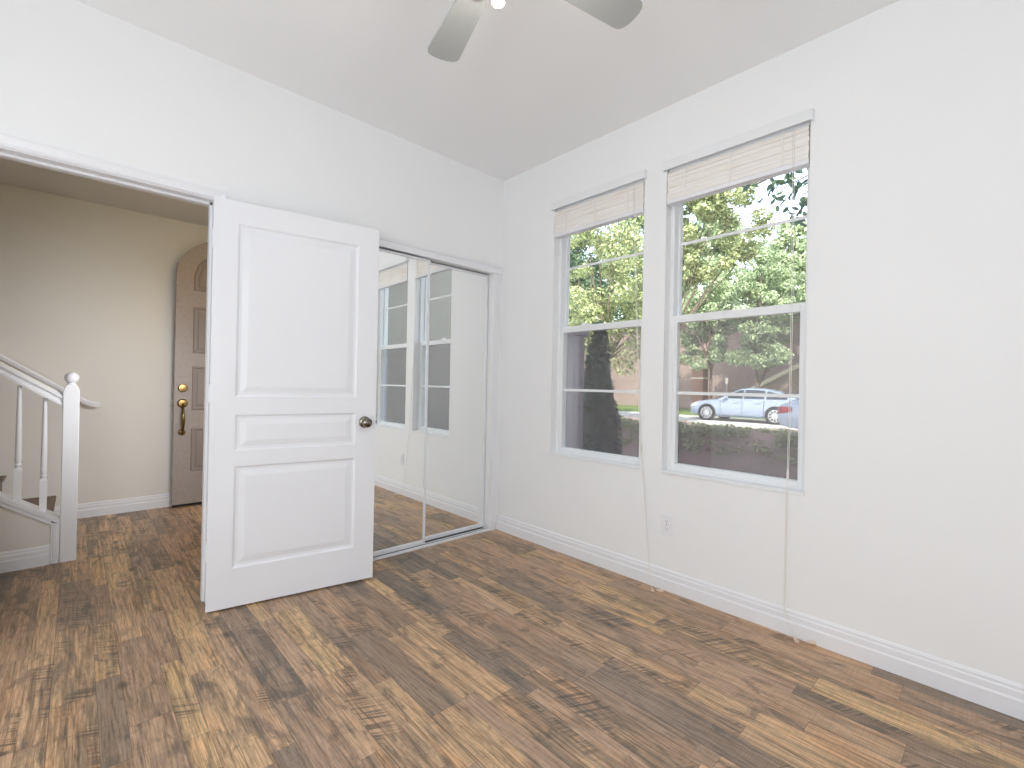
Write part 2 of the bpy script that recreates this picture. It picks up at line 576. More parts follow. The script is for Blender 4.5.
tag(MB().box(-3.3, YF - 0.15, -0.1, XR + 0.17, YH + 0.12, 0.0).build('floor', 'floor'), 'brown weathered plank laminate floor of the room and hall', 'floor', kind='structure')
tag(MB().box(XL - 0.15, YF - 0.15, H, XR + 0.17, YB + WT, H + 0.14).build('ceiling', 'ceiling'), 'plain white ceiling over the room', 'ceiling', kind='structure')
j = 0.012
m = MB()
m.box(-3.3, YB, 0, DX0 - j, YB + WT, H)
m.box(DX0 - j, YB, DZ + j, DX1 + j, YB + WT, H)
m.box(DX1 + j, YB, 0, CX0, YB + WT, H)
m.box(CX0, YB, CZ, CX1, YB + WT, H)
m.box(CX1, YB, 0, XR, YB + WT, H)
tag(m.build('wall_back', 'wall'), 'white wall with the doorway and the mirrored closet', 'wall', kind='structure')
m = MB()
y0s = [YF - 0.15] + [b for a, b in reversed(WY)]
y1s = [a for a, b in reversed(WY)] + [3.6]
for a, b in zip(y0s, y1s):
    m.box(XR, a, -0.25, XR + 0.17, b, H)
for a, b in WY:
    m.box(XR, a, -0.25, XR + 0.17, b, WZ0)
    m.box(XR, a, WZ1, XR + 0.17, b, H)
tag(m.build('wall_right', 'wall'), 'white wall with the two windows', 'wall', kind='structure')
tag(MB().box(XL - 0.15, YF, 0, XL, YB, H).build('wall_left', 'wall'), 'white wall at the left of the room, out of frame', 'wall', kind='structure')
tag(MB().box(XL - 0.15, YF - 0.15, 0, XR, YF, H).build('wall_front', 'wall'), 'white wall behind the camera', 'wall', kind='structure')
m = MB()
m.box(CX0 - 0.06, YB + WT, 0, CX0, 3.45, H)
m.box(CX0 - 0.06, 3.45, 0, XR, 3.57, H)
tag(m.build('wall_closet', 'wall'), 'inner walls of the closet behind the mirrors', 'wall', kind='structure')
# hall
tag(MB().box(-3.3, YH, 0, 1.75, YH + 0.12, H).build('wall_hall_far', 'hall_wall'), 'pale hall wall behind the stairs and front door', 'wall', kind='structure')
tag(MB().box(-3.42, YB, 0, -3.3, YH + 0.12, H).build('wall_hall_left', 'hall_wall'), 'far end wall of the hall above the stairs', 'wall', kind='structure')
m = MB()
m.box(1.62, 3.57, 0, 1.74, 4.08, H)
m.box(1.62, 4.08, 2.47, 1.74, 5.03, H)
m.box(1.62, 5.03, 0, 1.74, YH, H)
tag(m.build('wall_hall_right', 'hall_wall'), 'hall wall with the front doorway, out of frame', 'wall', kind='structure')
tag(MB().box(-3.3, YB + WT, HZ, 1.62, YH, HZ + 0.12).build('ceiling_hall', 'hall_wall'), 'low hall ceiling seen through the doorway', 'ceiling', kind='structure')
# unseen upper storey and house block, built and lengthened to shade the hedge
tag(MB().box(-3.42, -9.0, GZ0, XR + 0.17, YF - 0.16, 5.7).build('wall_house', 'stucco_house'), 'unseen rest of the stucco house behind the camera, lengthened to shade the hedge', 'wall', kind='structure')
tag(MB().box(-3.42, YF - 0.15, H + 0.15, XR + 0.17, YH + 0.12, 5.7).build('wall_upper', 'stucco_house'), 'stucco upper storey above the room, out of frame', 'wall', kind='structure')

# baseboards --------------------------------------------------------------
BP = [(0, 0), (0.017, 0), (0.017, 0.062), (0.0125, 0.069), (0.0125, 0.092), (0.0085, 0.098), (0.0085, 0.108), (0.004, 0.116), (0, 0.118)]
tag(MB().prism([(XR - a, z) for a, z in BP], 1, YF, YB).build('baseboard_right', 'trim'), 'white stepped baseboard under the windows', 'baseboard', kind='structure')
tag(MB().prism([(YH - a, z) for a, z in BP], 0, -0.126, 1.62).build('baseboard_hall', 'trim'), 'white baseboard along the far hall wall', 'baseboard', kind='structure')
tag(MB().prism([(YB - a, z) for a, z in BP], 0, XL, DX0 - 0.065).build('baseboard_back', 'trim'), 'white baseboard left of the doorway, out of frame', 'baseboard', kind='structure')

# door frame: jamb lining, stop and moulded casing -------------------------
m = MB()
m.box(DX0 - j, YB - 0.002, 0, DX0, YB + WT + 0.002, DZ)
m.box(DX1, YB - 0.002, 0, DX1 + j, YB + WT + 0.002, DZ)
m.box(DX0 - j, YB - 0.002, DZ, DX1 + j, YB + WT + 0.002, DZ + j)
m.box(DX0, YB + 0.05, 0, DX0 + 0.011, YB + 0.085, DZ)
m.box(DX1 - 0.011, YB + 0.05, 0, DX1, YB + 0.085, DZ)
m.box(DX0, YB + 0.05, DZ - 0.011, DX1, YB + 0.085, DZ)
tag(m.build('trim_1', 'trim'), 'white jamb lining the doorway to the hall', 'door frame', kind='structure')
cp = [(0.005, 0), (0.005, 0.010), (0.012, 0.014), (0.022, 0.011), (0.036, 0.015), (0.046, 0.019), (0.055, 0.019), (0.058, 0.0)]
m = MB()
x0, x1, zt = DX0, DX1, DZ
rings = []
for (cx, cz, sx, sz) in ((x0, 0.0, -1, 0), (x0, zt, -1, 1), (x1, zt, 1, 1), (x1, 0.0, 1, 0)):
    rings.append([(cx + sx * a, YB - t, cz + sz * a) for a, t in cp])
m.loft(rings)
tag(m.build('trim_2', 'trim'), 'white moulded casing around the doorway to the hall', 'door casing', kind='structure')

# closet header fascia, side jamb and floor track --------------------------
m = MB()
m.box(CX0 - 0.05, YB - 0.014, 2.024, CX1 + 0.062, YB - 0.001, 2.082)
m.box(CX0 - 0.05, YB - 0.019, 2.068, CX1 + 0.066, YB - 0.001, 2.082)
tag(m.build('trim_3', 'trim'), 'white header fascia above the mirrored closet doors', 'closet trim', kind='structure')
m = MB()
m.box(CX1 + 0.004, YB - 0.008, 0, CX1 + 0.058, YB - 0.001, 2.023)
tag(m.build('trim_4', 'trim'), 'white side trim between the closet and the corner', 'closet trim', kind='structure')
ct = empty('closet_track', (1.8, YB + 0.05, 0), 'white metal floor track under the mirrored closet doors', 'closet track')
MB().box(CX0 + 0.002, YB + 0.0, 0.0, CX1 - 0.002, YB + 0.105, 0.006).build('base_strip', 'dark_gap', ct, True)
m = MB()
m.cbox(CX0 + 0.002, YB - 0.004, 0.0, CX1 - 0.002, YB + 0.014, 0.017, 0.003)
m.build('front_lip', 'alu', ct, True)
m = MB()
m.box(CX0 + 0.002, YB + 0.046, 0.006, CX1 - 0.002, YB + 0.051, 0.014)
m.box(CX0 + 0.002, YB + 0.094, 0.006, CX1 - 0.002, YB + 0.100, 0.014)
m.build('guide_rail', 'alu', ct, True)


def mirror_door(x0, x1, y, label):
    t = empty('sliding_mirror_door', ((x0 + x1) / 2, y, 0.02), label, 'mirror door', 'sliding mirror doors')
    z0, z1, fw, d = 0.022, 2.018, 0.017, 0.022
    for a, b, nm in ((x0, x0 + fw, 'stile'), (x1 - fw, x1, 'stile')):
        MB().cbox(a, y, z0, b, y + d, z1, 0.003).build(nm, 'alu', t, True)
    MB().cbox(x0 + fw, y, z0, x1 - fw, y + d, z0 + 0.028, 0.003).build('rail', 'alu', t, True)
    MB().cbox(x0 + fw, y, z1 - 0.016, x1 - fw, y + d, z1, 0.003).build('rail', 'alu', t, True)
    MB().box(x0 + fw - 0.002, y + 0.007, z0 + 0.026, x1 - fw + 0.002, y + 0.012, z1 - 0.014).build('mirror_pane', 'mirror', t, True)
    return t


mirror_door(1.772, 2.379, YB + 0.060, 'right sliding mirror door, the one next to the room corner')
mirror_door(1.205, 1.806, YB + 0.014, 'left sliding mirror door, partly behind the open white door')


# ------------------------------------------------------------------ bedroom door
def panel_rings(m, u0, u1, z0, z1, y=0.0, sgn=-1):
    """moulded recess with raised field, face at y, recess towards -sgn"""
    steps = [(0.0, 0.0), (0.010, 0.0075), (0.022, 0.0085), (0.030, 0.0065), (0.050, 0.0018), (0.056, 0.0015)]
    rings = []
    for ins, dep in steps:
        yy = y - sgn * dep
        rings.append([(u0 + ins, yy, z0 + ins), (u1 - ins, yy, z0 + ins), (u1 - ins, yy, z1 - ins), (u0 + ins, yy, z1 - ins)])
    m.loft(rings, cap=False)
    n = len(m.v)
    m.f.append((n - 4, n - 3, n - 2, n - 1))


def door_leaf(W, Z0, Z1, TH, panels):
    m = MB()
    xs = sorted({0, W, *[p[0] for p in panels], *[p[1] for p in panels]})
    zs = sorted({Z0, Z1, *[p[2] for p in panels], *[p[3] for p in panels]})
    for y, s in ((0.0, -1), (TH, 1)):
        for i in range(len(xs) - 1):
            for k in range(len(zs) - 1):
                cx, cz = (xs[i] + xs[i + 1]) / 2, (zs[k] + zs[k + 1]) / 2
                if any(p[0] < cx < p[1] and p[2] < cz < p[3] for p in panels):
                    continue
                m.add([(xs[i], y, zs[k]), (xs[i + 1], y, zs[k]), (xs[i + 1], y, zs[k + 1]), (xs[i], y, zs[k + 1])], [(0, 1, 2, 3)])
        for p in panels:
            panel_rings(m, *p, y=y, sgn=s)
    m.add([(0, 0, Z0), (0, TH, Z0), (0, TH, Z1), (0, 0, Z1)], [(0, 1, 2, 3)])
    m.add([(W, 0, Z0), (W, TH, Z0), (W, TH, Z1), (W, 0, Z1)], [(0, 1, 2, 3)])
    m.add([(0, 0, Z0), (W, 0, Z0), (W, TH, Z0), (0, TH, Z0)], [(0, 1, 2, 3)])
    m.add([(0, 0, Z1), (W, 0, Z1), (W, TH, Z1), (0, TH, Z1)], [(0, 1, 2, 3)])
    return m


DA, DB = Vector((0.474, 2.66)), Vector((1.28, 2.53))
dang = math.atan2(DB.y - DA.y, DB.x - DA.x)
DW = (DB - DA).length
d1 = empty('door_1', (DA.x, DA.y, 0), 'white three-panel door swung open against the wall', 'door', kind='structure', rz=dang)
door_leaf(DW, 0.010, 2.040, 0.035, [(0.106, 0.703, 1.060, 1.928), (0.108, 0.700, 0.790, 0.972), (0.108, 0.704, 0.203, 0.714)]).build('door_leaf', 'door', d1)
m = MB()
kp = [(0.0, 0.0), (0.033, 0.0), (0.033, 0.004), (0.027, 0.009), (0.012, 0.011), (0.011, 0.030), (0.018, 0.036), (0.0265, 0.046), (0.028, 0.054), (0.025, 0.063), (0.015, 0.069), (0.0, 0.071)]
ks = [(r, h) for r, h in kp]
kb = MB().lathe(ks, (0.752, 0.0, 0.918), (0, -1, 0), 32).build('door_knob', 'nickel', d1, smooth=True)
MB().lathe(ks, (0.752, 0.035, 0.918), (0, 1, 0), 32).build('door_knob', 'nickel', d1, smooth=True)
MB().cbox(DW - 0.001, 0.006, 0.885, DW + 0.0015, 0.029, 0.945, 0.0006).build('latch_plate', 'nickel', d1)
MB().cbox(DW + 0.001, 0.011, 0.908, DW + 0.009, 0.024, 0.926, 0.002).build('latch_bolt', 'nickel', d1)
for z in (0.25, 1.03, 1.80):
    m = MB()
    m.lathe([(0.0, 0), (0.0055, 0), (0.0055, 0.089), (0.003, 0.092), (0.0, 0.093)], (-0.004, 0.039, z), (0, 0, 1), 12)
    m.box(-0.0015, 0.004, z, 0.0, 0.038, z + 0.089)
    m.build('hinge', 'alu', d1, smooth=True)

# ------------------------------------------------------------------ front door, open flat against the hall wall
FX0, FW, FY = 0.628, 0.914, 5.03
fcx = FX0 + FW / 2
SP = 2.085


def arch_poly(x0, x1, z0, zs_, a, b, n=24, inset_c=None):
    pts = [(x0, z0), (x1, z0)]
    cx = (x0 + x1) / 2
    for i in range(n + 1):
        t = math.pi * i / n
        pts.append((cx + a * math.cos(t), zs_ + b * math.sin(t)))
    return pts


d2 = empty('door_2', (FX0, FY, 0), 'taupe arched front door standing open against the hall wall', 'door', kind='structure')
MB().prism(arch_poly(FX0, FX0 + FW, 0.030, SP, FW / 2, 0.37), 1, FY, FY + 0.044).build('door_leaf', 'fdoor', d2, True, smooth=True)
MB().cbox(FX0 + 0.004, FY + 0.004, 0.012, FX0 + FW - 0.004, FY + 0.040, 0.031, 0.004).build('door_sweep', 'rubber', d2, True)


def ring_panel(outline, ccx, ccz):
    """moulded frame plus a raised field, on the face of the front door"""
    m = MB()
    def ins(k):
        out = []
        for i, (x, z) in enumerate(outline):
            a, b = Vector(outline[i - 1]), Vector(outline[(i + 1) % len(outline)])
            p = Vector((x, z))
            e1, e2 = (p - a).normalized(), (b - p).normalized()
            n1, n2 = Vector((-e1.y, e1.x)), Vector((-e2.y, e2.x))
            nn = (n1 + n2)
            nn = nn / max(0.25, nn.length_squared) * 2
            out.append((x + nn.x * k, z + nn.y * k))
        return out
    rings = []
    for k, h in ((0.0, 0.0), (0.006, 0.006), (0.014, 0.007), (0.022, 0.001), (0.034, 0.0008), (0.044, 0.005), (0.058, 0.006)):
        rings.append([(x, FY - h, z) for x, z in ins(k)])
    m.loft(rings)
    return m


def column_outline(x0, x1, z0, left):
    # arched top following an ellipse inset from the door outline
    a, b = FW / 2 - 0.13, 0.37 - 0.13
    pts = [(x0, z0), (x1, z0)]
    n = 10
    for i in range(n + 1):
        x = x1 + (x0 - x1) * i / n
        t = max(0.0, 1 - ((x - fcx) / a) ** 2)
        pts.append((x, SP + b * math.sqrt(t)))
    return pts


for (xa, xb, lf) in ((FX0 + 0.13, fcx - 0.035, True), (fcx + 0.035, FX0 + FW - 0.13, False)):
    ring_panel(column_outline(xa, xb, 1.945, lf), 0, 0).build('arched_panel', 'fgroove', d2, True)
    for z0, z1 in ((1.383, 1.800), (0.868, 1.262), (0.318, 0.706)):
        ring_panel([(xa, z0), (xb, z0), (xb, z1), (xa, z1)], 0, 0).build('panel', 'fgroove', d2, True)
hx = FX0 + 0.062
db = MB().lathe([(0, 0), (0.037, 0), (0.037, 0.006), (0.031, 0.013), (0.016, 0.014), (0.015, 0.020), (0, 0.021)], (hx, FY, 1.066), (0, -1, 0), 28).build('deadbolt', 'brass', d2, True, smooth=True)
hs = MB().lathe([(0, 0), (0.039, 0), (0.039, 0.006), (0.031, 0.014), (0, 0.016)], (hx, FY, 0.930), (0, -1, 0), 28)
hs.lathe([(0, 0), (0.028, 0), (0.028, 0.005), (0.020, 0.011), (0, 0.012)], (hx, FY, 0.672), (0, -1, 0), 24)
hs.tube([(hx, FY - 0.012, 0.895), (hx, FY - 0.040, 0.880), (hx, FY - 0.055, 0.845), (hx, FY - 0.060, 0.790), (hx, FY - 0.052, 0.730), (hx, FY - 0.030, 0.690), (hx, FY - 0.009, 0.676)], [0.009, 0.010, 0.012, 0.015, 0.012, 0.009, 0.008], 12)
hs.tube([(hx, FY - 0.012, 0.925), (hx, FY - 0.042, 0.914), (hx, FY - 0.056, 0.903)], [0.007, 0.008, 0.012], 10)
hs.build('handle_set', 'brass', d2, True, smooth=True)
MB().cbox(FX0 - 0.010, FY + 0.014, 0.918, FX0, FY + 0.030, 0.940, 0.002).build('latch_bolt', 'brass', d2, True)

# ------------------------------------------------------------------ windows
WW = 0.720


def window(name, y0, label, lock):
    t = empty(name, (XR, y0, WZ0), label, 'window', kind='structure')
    hgt = WZ1 - WZ0
    zm0, zm1 = 1.527 - WZ0, 1.569 - WZ0

    def ring(m, d0, d1_, ya, yb, za, zb, wl, wr, wb, wt):
        m.cbox(d0, ya, za, d1_, ya + wl, zb, 0.002)
        m.cbox(d0, yb - wr, za, d1_, yb, zb, 0.002)
        m.cbox(d0, ya + wl, za, d1_, yb - wr, za + wb, 0.002)
        m.cbox(d0, ya + wl, zb - wt, d1_, yb - wr, zb, 0.002)
        return m
    ring(MB(), 0.058, 0.145, 0.0, WW, 0.0, hgt, 0.024, 0.024, 0.018, 0.024).build('window_frame', 'vinyl', t)
    up = ring(MB(), 0.102, 0.136, 0.024, WW - 0.024, zm1 - 0.030, hgt - 0.024, 0.012, 0.012, 0.030, 0.014).build('upper_sash', 'vinyl', t)
    lo = ring(MB(), 0.064, 0.100, 0.018, WW - 0.018, 0.010, zm1, 0.029, 0.029, 0.034, zm1 - zm0).build('lower_sash', 'vinyl', t)
    MB().box(0.116, 0.034, zm1 - 0.002, 0.120, WW - 0.034, hgt - 0.036).build('glass_pane', 'glass', up)
    MB().box(0.081, 0.045, 0.042, 0.085, WW - 0.045, zm0 + 0.002).build('glass_pane', 'glass', lo)
    MB().box(0.112, 0.036, 1.985 - WZ0, 0.1155, WW - 0.036, 2.001 - WZ0).build('muntin', 'vinyl', up)
    MB().box(0.077, 0.047, 1.112 - WZ0, 0.0805, WW - 0.047, 1.129 - WZ0).build('muntin', 'vinyl', lo)
    if lock is not None:
      lk = MB().cbox(0.070, WW * lock - 0.028, zm1, 0.094, WW * lock + 0.028, zm1 + 0.009, 0.003)
      lk.cbox(0.066, WW * lock - 0.006, zm1 + 0.008, 0.090, WW * lock + 0.024, zm1 + 0.016, 0.003)
      lk.build('sash_lock', 'vinyl', lo)
    MB().box(0.128, 0.030, 0.020, 0.1286, WW - 0.030, zm1).build('insect_screen', 'screen', t)
    # stool with a small nose
    m = MB()
    m.cbox(-0.007, -0.002, -0.010, -0.0005, WW + 0.002, 0.006, 0.002)
    m.box(0.0, 0.001, 0.0, 0.058, WW - 0.001, 0.006)
    m.build('sill', 'vinyl', t)
    return t


window('window_1', WY[0][0], 'left sash window, the one nearer the closet', 0.68)
window('window_2', WY[1][0], 'right sash window, with the parked car behind it', None)


def blind(y0, label):
    t = empty('window_blind', (XR - 0.012, y0, WZ1), label, 'blind', 'raised window blinds')
    rnd = random.Random(5)
    z = lambda v: v - WZ1
    MB().cbox(0.024, 0.006, z(2.392), 0.060, WW - 0.006, z(2.422), 0.003).build('head_rail', 'alu', t)
    m = MB()
    m.cbox(-0.016, -0.014, z(2.395), -0.006, WW + 0.014, z(2.445), 0.003)
    m.box(-0.007, -0.014, z(2.396), 0.011, -0.004, z(2.444))
    m.box(-0.007, WW + 0.004, z(2.396), 0.011, WW + 0.014, z(2.444))
    m.build('valance', 'vinyl', t)
    m = MB()
    n = 19
    for i in range(n):
        zc = 2.228 + (2.381 - 2.228) * (i + 0.5) / n
        dx = rnd.uniform(-0.0025, 0.0025)
        dy = rnd.uniform(-0.002, 0.002)
        th = 0.0039
        m.box(0.007 + dx, 0.005 + dy, z(zc - th), 0.053 + dx, WW - 0.008 + dy, z(zc + th))
    m.build('slat_stack', 'slat', t)
    MB().cbox(0.004, 0.004, z(2.203), 0.056, WW - 0.007, z(2.2265), 0.003).build('bottom_rail', 'trim', t)
    for f in (0.16, 0.5, 0.84):
        m = MB()
        m.box(0.0030, f * WW - 0.005, z(2.227), 0.0040, f * WW + 0.005, z(2.386))
        m.build('ladder_tape', 'tape', t)
    return t


b1 = blind(WY[0][0], 'raised whitewashed slat blind at the top of the left window')
b2 = blind(WY[1][0], 'raised whitewashed slat blind at the top of the right window')


def pull_cord(name, b, pts, tassels, label):
    t = empty(name, (pts[0][0], pts[0][1], 0.0), label, 'cord', 'blind pull cords')
    m = MB()
    off = [0.004, -0.003]
    for k, ts in enumerate(tassels):
        pp = [(p[0] + (0.001 if k else 0), p[1] + off[k] * (1 - 0.6 * i / len(pts)), p[2]) for i, p in enumerate(pts)]
        pp += [((pts[-1][0] + ts[0]) / 2, (pts[-1][1] + ts[1]) / 2, 0.02), (ts[0] + 0.01, ts[1] + 0.006, 0.012), (ts[0], ts[1], 0.011)]
        m.tube(pp, 0.0013, 6)
    m.build('cord', 'cord', t, True, smooth=True)
    for ts, ang in zip(tassels, (R(215), R(300))):
        d = Vector((math.cos(ang), math.sin(ang), 0))
        MB().lathe([(0, -0.002), (0.004, 0.0), (0.0055, 0.006), (0.007, 0.018), (0.0105, 0.030), (0.009, 0.034), (0, 0.035)], (ts[0], ts[1], 0.0115), d, 14).build('tassel', 'tassel', t, True, smooth=True)
    # cord equaliser
    if len(pts) > 5:
        p = Vector(pts[3])
        MB().lathe([(0, 0), (0.0045, 0.001), (0.0055, 0.012), (0.0045, 0.050), (0.002, 0.056), (0, 0.057)], (p.x, p.y, p.z), (0, 0, 1), 10).build('cord_joiner', 'cord', t, True, smooth=True)
    return t


pull_cord('blind_pull_cord', b1, [(2.4535, 1.573, 2.386), (2.4535, 1.556, 1.98), (2.453, 1.525, 1.40), (2.452, 1.490, 0.76), (2.450, 1.466, 0.60), (2.447, 1.436, 0.28), (2.442, 1.415, 0.10)],
          [(2.402, 1.372), (2.398, 1.338)], 'pull cord of the left blind, its tassels lying on the floor')
pull_cord('blind_pull_cord', b2, [(2.4535, 0.708, 2.386), (2.4535, 0.702, 1.58), (2.453, 0.704, 1.10), (2.452, 0.708, 0.72), (2.450, 0.710, 0.63), (2.447, 0.711, 0.34), (2.444, 0.711, 0.13)],
          [(2.424, 0.662), (2.431, 0.612)], 'pull cord of the right blind, its tassels lying on the floor')

# outlet --------------------------------------------------------------------
ot = empty('wall_outlet', (XR, 1.322, 0.367), 'white duplex outlet low on the wall below the right window', 'outlet')
MB().cbox(-0.006, -0.0355, -0.058, -0.0003, 0.0355, 0.058, 0.003).build('cover_plate', 'plate', ot)
for zc in (-0.0205, 0.0205):
    rc = MB()
    prof = []
    for i in range(24):
        a = 2 * math.pi * i / 24
        prof.append((max(-0.0145, min(0.0145, 0.0175 * math.cos(a))), zc + 0.0145 * math.sin(a)))
    rc.prism(prof, 0, -0.0085, -0.005)
    rc = rc.build('receptacle', 'plate', ot)
    MB().box(-0.0089, -0.0075, zc + 0.000, -0.0084, -0.0055, zc + 0.008).box(-0.0089, 0.0055, zc + 0.001, -0.0084, 0.0075, zc + 0.007).box(-0.0089, -0.002, zc - 0.009, -0.0084, 0.002, zc - 0.005).build('slot', 'slot', rc)
MB().lathe([(0, 0), (0.003, 0), (0.003, 0.001), (0, 0.0012)], (-0.006, 0, 0), (-1, 0, 0), 12).build('screw', 'nickel', ot)

# ------------------------------------------------------------------ ceiling fan
FC = Vector((0.868, 1.017, 0))
fan = empty('ceiling_fan', (FC.x, FC.y, H), 'light grey ceiling fan with a lit lamp, cut by the top of the frame', 'ceiling fan')
MB().lathe([(0, 0), (0.065, 0), (0.068, -0.012), (0.060, -0.040), (0.030, -0.058), (0.0, -0.060)], (0, 0, 0), (0, 0, 1), 32).build('canopy', 'fan_metal', fan, smooth=True)
MB().lathe([(0.012, -0.05), (0.012, -0.24)], (0, 0, 0), (0, 0, 1), 16).build('downrod', 'fan_metal', fan, smooth=True)
MB().lathe([(0, -0.225), (0.045, -0.227), (0.080, -0.242), (0.098, -0.275), (0.100, -0.340), (0.086, -0.372), (0.058, -0.384), (0.0, -0.385)], (0, 0, 0), (0, 0, 1), 40).build('motor_housing', 'fan_metal', fan, smooth=True)
for k in range(4):
    a = R(74.6 + 90 * k)
    dr, pr = Vector((math.cos(a), math.sin(a), 0)), Vector((-math.sin(a), math.cos(a), 0))
    pitch = R(-1.8)
    pw = pr * math.cos(pitch) + Vector((0, 0, 1)) * math.sin(pitch)
    zc = -0.378
    out = [(0.17, 0.040), (0.20, 0.046), (0.478, 0.0625)]
    arc = [(0.492, 0.058), (0.502, 0.046), (0.508, 0.026), (0.510, 0.0)]
    half = out + arc
    poly = [(r, wv) for r, wv in half] + [(r, -wv) for r, wv in half[::-1][1:]]
    nrm = dr.cross(pw)
    top = [dr * r + pw * wv + Vector((0, 0, zc)) + nrm * 0.003 for r, wv in poly]
    bot = [p - nrm * 0.006 for p in top]
    n = len(poly)
    bl = MB().add(top + bot, [tuple(range(n)), tuple(range(n, 2 * n))[::-1]] + [(i, (i + 1) % n, n + (i + 1) % n, n + i) for i in range(n)]).build('blade', 'fan', fan)
    m = MB()
    m.loft([[tuple(dr * r + pw * s * wv + Vector((0, 0, zc + zo)) - nrm * h) for s, h in ((-1, 0.003), (1, 0.003), (1, 0.008), (-1, 0.008))] for r, wv, zo in ((0.08, 0.018, 0.02), (0.12, 0.016, 0.004), (0.17, 0.024, 0.0), (0.19, 0.020, 0.0))])
    m.build('blade_arm', 'fan_metal', bl)
MB().lathe([(0, -0.382), (0.046, -0.383), (0.048, -0.396), (0.034, -0.412), (0.017, -0.424), (0.014, -0.436), (0, -0.437)], (0, 0, 0), (0, 0, 1), 32).build('light_fitter', 'fan_metal', fan, smooth=True)
MB().lathe([(0, -0.434), (0.013, -0.435), (0.018, -0.450), (0.0195, -0.475), (0.0195, -0.517), (0.018, -0.522), (0, -0.523)], (0, 0, 0), (0, 0, 1), 24).build('lamp_bulb', 'bulb', fan, smooth=True)
MB().lathe([(0, -0.5225), (0.0195, -0.5225), (0.0205, -0.526), (0.019, -0.530), (0.0, -0.5305)], (0, 0, 0), (0, 0, 1), 20).build('finial', 'pale_brass', fan, smooth=True)
add_light('fan_lamp', 'POINT', (FC.x, FC.y, H - 0.56), 4.5, (1.0, 0.95, 0.88), shadow_soft_size=0.04)

# ------------------------------------------------------------------ hall stairs
SL = 0.707
RISE, RUN, SX = 0.1915, 0.271, -0.126
st = MB()
poly = [(SX, 0.0)]
for i in range(9):
    poly.append((SX - i * RUN, (i + 1) * RISE))
    poly.append((SX - (i + 1) * RUN, (i + 1) * RISE))
poly.append((SX - 9 * RUN, 0.0))
# a flight of stairs: x/z profile extruded in y
stairs = empty('staircase', (SX, 4.6, 0), 'dark wooden hall stairs rising left behind the white railing', 'stairs')
st.prism(poly, 1, 4.092, YH - 0.001)
st.build('steps', 'tread', stairs, True)
for i in range(9):
    MB().cbox(SX - (i + 1) * RUN + 0.001, 4.094, (i + 1) * RISE - 0.004, SX - i * RUN + 0.022, YH - 0.002, (i + 1) * RISE + 0.014, 0.005).build('tread', 'tread', stairs, True)

kz = lambda x: 0.325 + SL * (-0.138 - x)          # top of the sloped cap
XE = -2.4
m = MB()
xk = -0.104
m.prism([(xk, 0.0), (xk, kz(xk) - 0.030), (XE, kz(XE) - 0.030), (XE, 0.0)], 1, 3.995, 4.090)
tag(m.build('wall_stair', 'hall_wall'), 'low sloped wall under the stair railing', 'wall', kind='structure')
m = MB()
m.prism([(-0.064, kz(-0.064) - 0.030), (-0.064, kz(-0.064)), (XE, kz(XE)), (XE, kz(XE) - 0.030)], 1, 3.978, 4.106)
m.prism([(-0.100, kz(-0.100) - 0.058), (-0.100, kz(-0.100) - 0.031), (XE, kz(XE) - 0.031), (XE, kz(XE) - 0.058)], 1, 3.984, 3.9949)
m.cbox(-0.1035, 3.984, 0.0, -0.064, 4.098, kz(-0.08) - 0.035, 0.003)
m.cbox(-0.092, 3.979, 0.0, -0.074, 4.0, kz(-0.08) - 0.04, 0.003)
tag(m.build('trim_5', 'trim'), 'white sloped cap and end board of the low stair wall', 'stair trim', kind='structure')
tag(MB().prism([(3.9945 - a, z) for a, z in BP], 0, XE, -0.1045).build('baseboard_stair', 'trim'), 'white baseboard under the low stair wall', 'baseboard', kind='structure')

nw = empty('newel_post', (-0.0235, 4.022, 0), 'white square newel post with a ball cap at the foot of the stairs', 'newel post')
s = 0.0385
def sq(a, z, c=0.004):
    return [(-a + c, -a, z), (a - c, -a, z), (a, -a + c, z), (a, a - c, z), (a - c, a, z), (-a + c, a, z), (-a, a - c, z), (-a, -a + c, z)]
MB().loft([sq(s, 0.0), sq(s, 1.058), sq(s * 0.8, 1.082), sq(s * 0.55, 1.098, 0.003)]).build('post_shaft', 'trim', nw)
MB().lathe([(0, 1.094), (0.022, 1.095), (0.022, 1.103), (0.017, 1.107), (0.024, 1.114), (0.033, 1.128), (0.035, 1.140), (0.033, 1.153), (0.024, 1.166), (0.012, 1.173), (0, 1.175)], (0, 0, 0), (0, 0, 1), 28).build('ball_cap', 'trim', nw, smooth=True)

rz = lambda x: 1.098 + SL * (-0.25 - x)            # underside of the handrail
hr = empty('stair_handrail', (-0.063, 4.022, rz(-0.063)), 'white sloped handrail on the balusters, left of the newel post', 'handrail')
prof = [(-0.030, 0.0), (0.030, 0.0), (0.030, 0.014), (0.022, 0.024), (0.022, 0.036), (0.031, 0.046), (0.030, 0.060), (0.018, 0.073), (0.0, 0.077), (-0.018, 0.073), (-0.030, 0.060), (-0.031, 0.046), (-0.022, 0.036), (-0.022, 0.024), (-0.030, 0.014)]
MB().loft([[(x, 4.022 + a, rz(x) + b) for a, b in prof] for x in (-0.0625, -1.2, XE)]).build('rail', 'trim', hr, True, smooth=True)


def baluster(x, label):
    t = empty('stair_baluster', (x, 4.022, kz(x)), label, 'baluster', 'turned stair balusters')
    return t


